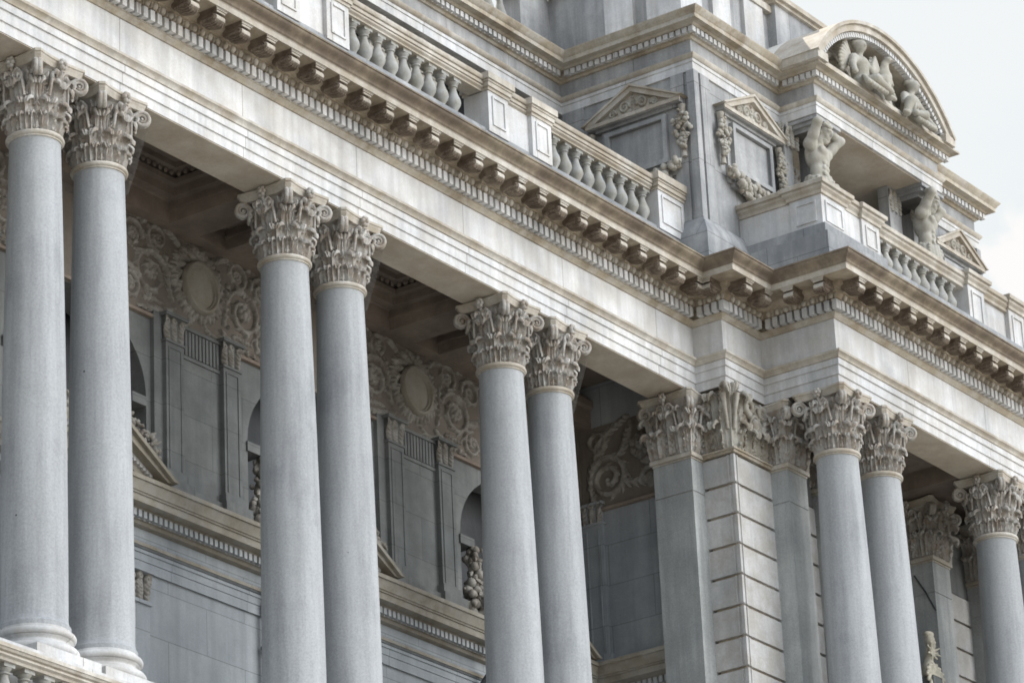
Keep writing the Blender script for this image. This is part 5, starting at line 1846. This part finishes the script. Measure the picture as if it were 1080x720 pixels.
# ---- balcony in front of the aedicule
BX0, BYF = 16.25, -1.64
ZL1 = 3.65
balc = root('balustrade', 'balcony balustrade with panelled corner pedestal below the two atlas statues', 'balustrade', (19, -1.4, 1.9))
bwl = MB()
bwl.box(BX0+0.04, 18.1, BYF+0.04, Y5, 2.42, ZL1-0.24)
bwl.box(18.1, 24.3, BYF+0.32, Y5, 1.8, 2.80)
bwl.build('balcony_wall', 'smooth', balc)
bpl = MB()
bpl.box(BX0-0.08, 18.10, BYF-0.08, Y5, 1.86, 2.87)
bpl.box(18.10, 24.3, BYF-0.06, Y5, 1.86, 2.60)
bpl.box(BX0-0.17, 24.38, BYF-0.17, Y5, 1.85, 2.68)
bpl.build('base_course', 'grime', balc)
def capm(z1):
    return [(0.0, z1-0.24), (0.03, z1-0.23), (0.035, z1-0.18), (0.075, z1-0.14), (0.08, z1-0.10), (0.115, z1-0.085), (0.12, z1-0.02), (0.09, z1), (-0.4, z1), (-0.4, z1-0.24)]
rl = MB(); rl.sweep([(BX0+0.05, Y5), (BX0+0.05, -1.05), (BX0, -1.05), (BX0, BYF), (17.0, BYF), (17.0, BYF+0.06), (17.5, BYF+0.06)], capm(ZL1))
rl.sweep([(18.06, BYF+0.1), (20.95, BYF+0.1)], capm(ZL1-0.06))
rl.sweep([(21.5, BYF+0.06), (22.35, BYF+0.06)], capm(ZL1-0.06))
rl.sweep([(22.9, BYF+0.06), (24.25, BYF+0.06), (24.25, Y5)], capm(ZL1-0.06))
rl.build('handrail', 'pale_tan', balc)
def bped(x0, x1, y0, y1, left=False):
    m = MB(); m.box(x0, x1, y0, y1, 2.875 if x1 < 18.2 else 2.61, ZL1-0.24)
    o = m.build('pedestal', 'smooth', balc)
    f = MB()
    c, d = (2.97 if x1 < 18.2 else 2.75), ZL1-0.32
    sets = [(x0+0.1, x1-0.1, 'y')]
    if left:
        sets.append((y0+0.1, y1-0.1, 'x'))
    for a, b, ax in sets:
        for (p0, p1, q0, q1) in ((a, b, c, c+0.03), (a, b, d-0.03, d), (a, a+0.03, c+0.03, d-0.03), (b-0.03, b, c+0.03, d-0.03)):
            if ax == 'y':
                f.box(p0, p1, y0-0.02, y0+0.001, q0, q1)
            else:
                f.box(x0-0.02, x0+0.001, p0, p1, q0, q1)
    f.build('panel_moulding', 'smooth', o, loc=(0, 0, 0))
    return o
bped(BX0, 16.98, BYF, -1.06, True)
for x0, x1 in ((17.5, 18.05), (20.95, 21.5), (22.35, 22.9)):
    bped(x0, x1, BYF, BYF+0.42)
    m = MB(); m.sweep([(x0, BYF+0.4), (x0, BYF), (x1, BYF), (x1, BYF+0.4)], capm(ZL1))
    m.build('pedestal_cap', 'pale_tan', balc)
m = MB(); m.box(21.5, 22.35, BYF+0.08, BYF+0.35, 2.43, ZL1-0.3); m.box(22.9, 24.24, BYF+0.08, BYF+0.35, 2.43, ZL1-0.3)
m.build('infill_panel', 'smooth', balc)
m = MB(); m.box(18.05, 20.95, BYF+0.05, BYF+0.36, 2.605, 2.80)
m.build('plinth_strip', 'smooth', balc)
for i in range(9):
    put_bal(balc, (18.26+0.30*i, BYF+0.2, 2.80), 'baluster', 0.55)

# ------------------------------------------------------------------ atlas statues
def atlas(loc, face, label, name='statue'):
    """half figure of a bearded man, arms raised over the bowed head; built facing -Y, z=0 at the hips"""
    st = root(name, label, 'statue', loc, 'atlas statues', face)
    st.scale = (1.16, 1.16, 1.08)
    s = Sculpt(0.035)
    s.ell((0, 0.02, 0.02), (0.20, 0.15, 0.15))                    # hips
    s.ell((0, 0.0, 0.22), (0.165, 0.12, 0.20))                    # waist
    s.ell((0, -0.01, 0.46), (0.215, 0.15, 0.21))                  # rib cage
    s.ell((-0.095, -0.125, 0.52), (0.10, 0.05, 0.075)); s.ell((0.095, -0.125, 0.52), (0.10, 0.05, 0.075))
    for i, z in enumerate((0.34, 0.25, 0.16)):
        for sx in (-1, 1):
            s.ell((0.05*sx, -0.118+0.004*i, z), (0.05, 0.025, 0.045), k=0.015)
    s.ell((0, 0.09, 0.5), (0.19, 0.08, 0.2))
    s.cone((0, 0.0, 0.62), (0.0, -0.055, 0.78), 0.085, 0.075)     # neck
    for sx in (-1, 1):
        sh = (0.25*sx, 0.0, 0.60); el = (0.40*sx, -0.20, 0.86); ha = (0.07*sx, -0.02, 1.03)
        s.ell(sh, (0.105, 0.10, 0.105))
        s.cone(sh, el, 0.086, 0.066)
        s.ell(tuple(sh[i]*0.55+el[i]*0.45 for i in range(3)), (0.075, 0.075, 0.09))
        s.cone(el, ha, 0.066, 0.046)
        s.ell(tuple(el[i]*0.7+ha[i]*0.3 for i in range(3)), (0.07, 0.06, 0.06))
        s.ell(ha, (0.065, 0.05, 0.045))
        for q in range(4):                                        # fingers gripping the hair
            s.cone((ha[0]-0.03*sx, ha[1]-0.03+0.02*q, ha[2]+0.01), (ha[0]-0.095*sx, ha[1]-0.045+0.022*q, ha[2]-0.012), 0.014, 0.011, k=0.006)
    hc = Vector((0.03, -0.11, 0.875))
    Rm = Matrix.Rotation(R(28), 3, 'X') @ Matrix.Rotation(R(-12), 3, 'Y')
    def H(x, y, z): return tuple(hc+Rm @ Vector((x, y, z)))
    s.ell(H(0, 0, 0), (0.098, 0.118, 0.135), Rm)
    s.ell(H(0, -0.055, -0.075), (0.07, 0.07, 0.075), Rm)          # jaw
    s.ell(H(0, -0.125, -0.005), (0.02, 0.032, 0.042), Rm, k=0.012)   # nose
    s.ell(H(0, -0.095, 0.045), (0.075, 0.03, 0.018), Rm, k=0.012)    # brow
    s.ell(H(0, -0.10, -0.068), (0.032, 0.02, 0.011), Rm, k=0.008)    # mouth
    for sx in (-1, 1):
        s.ell(H(0.036*sx, -0.10, 0.016), (0.018, 0.012, 0.010), Rm, k=0.006)
        s.ell(H(0.10*sx, 0.01, -0.005), (0.015, 0.028, 0.035), Rm, k=0.008)
        s.ell(H(0.05*sx, -0.085, -0.035), (0.03, 0.025, 0.025), Rm, k=0.015)
    sculpt_mb(s, 0.0125).build('body', 'statue', st, loc=(0, 0, 0), smooth=80)
    hr = Sculpt(0.02)
    rnd = random.Random(5)
    for i in range(34):
        a = rnd.uniform(0, 2*PI); t = rnd.uniform(0.0, 1.1)
        x, y, z = 0.10*math.sin(t)*math.cos(a), 0.03+0.115*math.sin(t)*math.sin(a), 0.03+0.125*math.cos(t)
        if y < -0.06 and z < 0.09:
            continue
        hr.ell(H(x, y, z), (0.034, 0.034, 0.028), Rm)
    for i in range(16):
        a = rnd.uniform(-1.2, 1.2)
        hr.ell(H(0.075*math.sin(a), -0.095*math.cos(a)-0.0, -0.115+rnd.uniform(-.035, .02)), (0.026, 0.024, 0.032), Rm)
    sculpt_mb(hr, 0.0125).build('hair', 'statue', st, loc=(0, 0, 0), smooth=80)
    d = Sculpt(0.03)
    rnd = random.Random(9)
    for i in range(20):
        a = 2*PI*i/20
        z0 = 0.05+0.035*math.sin(3*a)
        p = (0.205*math.cos(a), 0.02+0.165*math.sin(a), z0)
        q = (0.24*math.cos(a+0.12), 0.02+0.20*math.sin(a+0.12), -0.52)
        d.cone(p, q, 0.042, 0.055, k=0.018)
    for j in range(5):                                            # rolled swag and knotted end
        zz = 0.07-0.05*j
        d.cone((-0.22, -0.06, zz-0.02), (0.02, -0.19, zz-0.06-0.02*j), 0.028, 0.03, k=0.01)
        d.cone((0.02, -0.19, zz-0.06-0.02*j), (0.23, -0.08, zz-0.0), 0.03, 0.028, k=0.01)
    for j in range(6):
        d.cone((0.18+0.02*j, -0.14+0.01*j, 0.02), (0.20+0.03*j, -0.20+0.02*j, -0.30-0.03*(j % 2)), 0.03, 0.022, k=0.012)
    d.ell((0.2, -0.16, 0.02), (0.06, 0.05, 0.05))
    sculpt_mb(d, 0.0145).build('drapery', 'statue', st, loc=(0, 0, 0), smooth=80)
    b = MB(); b.lathe([(0.30, -1.0), (0.27, -0.6), (0.25, -0.5)], 4, sq=True)
    b.build('pedestal', 'attic', st, loc=(0, 0, 0))
    return st
atlas((18.10, -0.60, 4.52), R(8), 'weathered stone atlas figure with arms over its head at the balcony corner')
atlas((21.62, -0.60, 4.50), R(20), 'weathered stone atlas figure with bent arms, beside the right hand pedimented panel')

# ------------------------------------------------------------------ tympanum sculpture
SLX, SEX, SRX = 19.14, 19.92, 20.72
def seated(loc, mirror, label):
    st = root('statue', label, 'statue', loc, 'pediment figures')
    st.scale = (1.2, 1.15, 0.98)
    s = Sculpt(0.03)
    m = -1 if mirror else 1
    def X(p): return (p[0]*m, p[1], p[2])
    s.ell(X((0, 0, 0.14)), (0.17, 0.14, 0.15))
    s.cone(X((0, 0, 0.2)), X((0.04, -0.02, 0.48)), 0.13, 0.14)
    s.ell(X((0.04, -0.03, 0.5)), (0.18, 0.12, 0.14))
    s.cone(X((0.04, -0.02, 0.6)), X((0.06, -0.05, 0.70)), 0.06, 0.055)
    s.ell(X((0.07, -0.08, 0.80)), (0.085, 0.10, 0.12))
    s.ell(X((0.085, -0.17, 0.79)), (0.02, 0.03, 0.03), k=0.012)
    for q in range(8):
        a = q*PI/4
        s.ell(X((0.06+0.075*math.cos(a), -0.03+0.05*math.sin(a), 0.86)), (0.05, 0.05, 0.05), k=0.015)
    s.cone(X((0.20, -0.03, 0.56)), X((0.34, -0.08, 0.34)), 0.068, 0.055)
    s.cone(X((0.34, -0.08, 0.34)), X((0.42, -0.16, 0.16)), 0.055, 0.045)
    s.ell(X((0.43, -0.17, 0.13)), (0.05, 0.045, 0.05))
    s.cone(X((-0.12, -0.03, 0.56)), X((-0.24, -0.10, 0.36)), 0.068, 0.055)
    s.cone(X((-0.24, -0.10, 0.36)), X((-0.14, -0.20, 0.28)), 0.055, 0.045)
    s.ell(X((-0.12, -0.21, 0.28)), (0.05, 0.045, 0.05))
    s.cone(X((-0.08, -0.06, 0.14)), X((-0.30, -0.22, 0.30)), 0.105, 0.08)
    s.cone(X((-0.30, -0.22, 0.30)), X((-0.42, -0.20, 0.0)), 0.078, 0.055)
    s.ell(X((-0.47, -0.24, 0.0)), (0.09, 0.05, 0.04))
    s.cone(X((0.06, -0.06, 0.12)), X((0.0, -0.26, 0.14)), 0.105, 0.085)
    s.cone(X((0.0, -0.26, 0.14)), X((-0.32, -0.30, 0.03)), 0.078, 0.055)
    sculpt_mb(s, 0.018).build('body', 'statue', st, loc=(0, 0, 0), smooth=80)
    d = Sculpt(0.02)
    for q in range(7):
        d.cone(X((0.14-0.05*q, -0.14, 0.18)), X((0.26-0.08*q, -0.27, -0.02)), 0.04, 0.05, k=0.012)
    sculpt_mb(d, 0.018).build('drapery', 'statue', st, loc=(0, 0, 0), smooth=80)
    w_ = Sculpt(0.015)
    for q in range(9):
        t = q/8
        w_.cone(X((0.16, 0.06, 0.55)), X((0.30+0.18*math.sin(t*2.2), 0.04, 0.86-0.62*t)), 0.05, 0.035, k=0.012)
    sculpt_mb(w_, 0.018).build('cloak', 'statue', st, loc=(0, 0, 0), smooth=80)
    return st
seated((SLX, -0.95, 6.52), True, 'seated carved figure left of the eagle in the curved pediment')
seated((SRX, -0.95, 6.44), False, 'seated carved figure right of the eagle in the curved pediment')
eg_ = root('statue', 'carved eagle with raised wings in the middle of the curved pediment', 'statue', (SEX, -0.90, 6.50), 'pediment figures')
eg_.scale = (1.25, 1.1, 1.05)
s = Sculpt(0.03)
s.cone((0, 0, 0.2), (0, -0.05, 0.55), 0.12, 0.14)
s.cone((0, -0.05, 0.55), (0.0, -0.10, 0.78), 0.11, 0.06)
s.ell((0.02, -0.14, 0.84), (0.055, 0.075, 0.06)); s.cone((0.03, -0.20, 0.84), (0.05, -0.245, 0.80), 0.022, 0.008, k=0.01)
s.cone((-0.06, -0.05, 0.2), (-0.07, -0.1, 0.02), 0.06, 0.035); s.cone((0.06, -0.05, 0.2), (0.07, -0.1, 0.02), 0.06, 0.035)
s.cone((0, 0.03, 0.2), (0, 0.05, 0.0), 0.08, 0.1)
sculpt_mb(s, 0.018).build('body', 'statue', eg_, loc=(0, 0, 0), smooth=80)
for sx in (-1, 1):
    s = Sculpt(0.015)
    for q in range(8):
        t = q/7
        s.cone((0.09*sx, 0.0, 0.58), (sx*(0.20+0.22*t), 0.02, 0.98-0.62*t-0.15*(1-t)), 0.05, 0.03, k=0.012)
        s.cone((0.09*sx, -0.03, 0.60), (sx*(0.16+0.12*t), -0.03, 0.85-0.3*t), 0.045, 0.03, k=0.012)
    sculpt_mb(s, 0.018).build('wing', 'statue', eg_, loc=(0, 0, 0), smooth=80)

# carved figure low in the pavilion opening
fig = root('statue', 'cream carved ornament with leaves between the pavilion columns at the bottom edge', 'statue', (20.64, -0.45, -3.16))
fig.scale = (0.85, 0.85, 0.85)
s = Sculpt(0.03)
s.ell((0, 0, 0.0), (0.16, 0.14, 0.2)); s.cone((0, 0, 0.1), (0.02, -0.02, 0.5), 0.10, 0.05); s.ell((0.03, -0.05, 0.6), (0.09, 0.10, 0.12))
for q in range(14):
    a = q*0.45
    s.cone((0.02, -0.04, 0.36), (0.02+0.20*math.cos(a), -0.10-0.05*(q % 2), 0.38+0.17*math.sin(a)), 0.035, 0.018, k=0.008)
    s.cone((0.0, -0.05, 0.05), (0.32*math.cos(a), -0.12, -0.15+0.25*math.sin(a)), 0.06, 0.035, k=0.012)
    s.ell((0.03+0.08*math.cos(a), -0.04+0.05*math.sin(a), 0.72), (0.04, 0.04, 0.05), k=0.012)
sculpt_mb(s, 0.018).build('body', 'ornament', fig, loc=(0, 0, 0), smooth=80)
b = MB(); b.box(-0.17, 0.17, -0.17, 0.17, (FLOOR+3.16)/0.85, -0.15)
b.build('pedestal', 'loggia', fig, loc=(0, 0, 0))
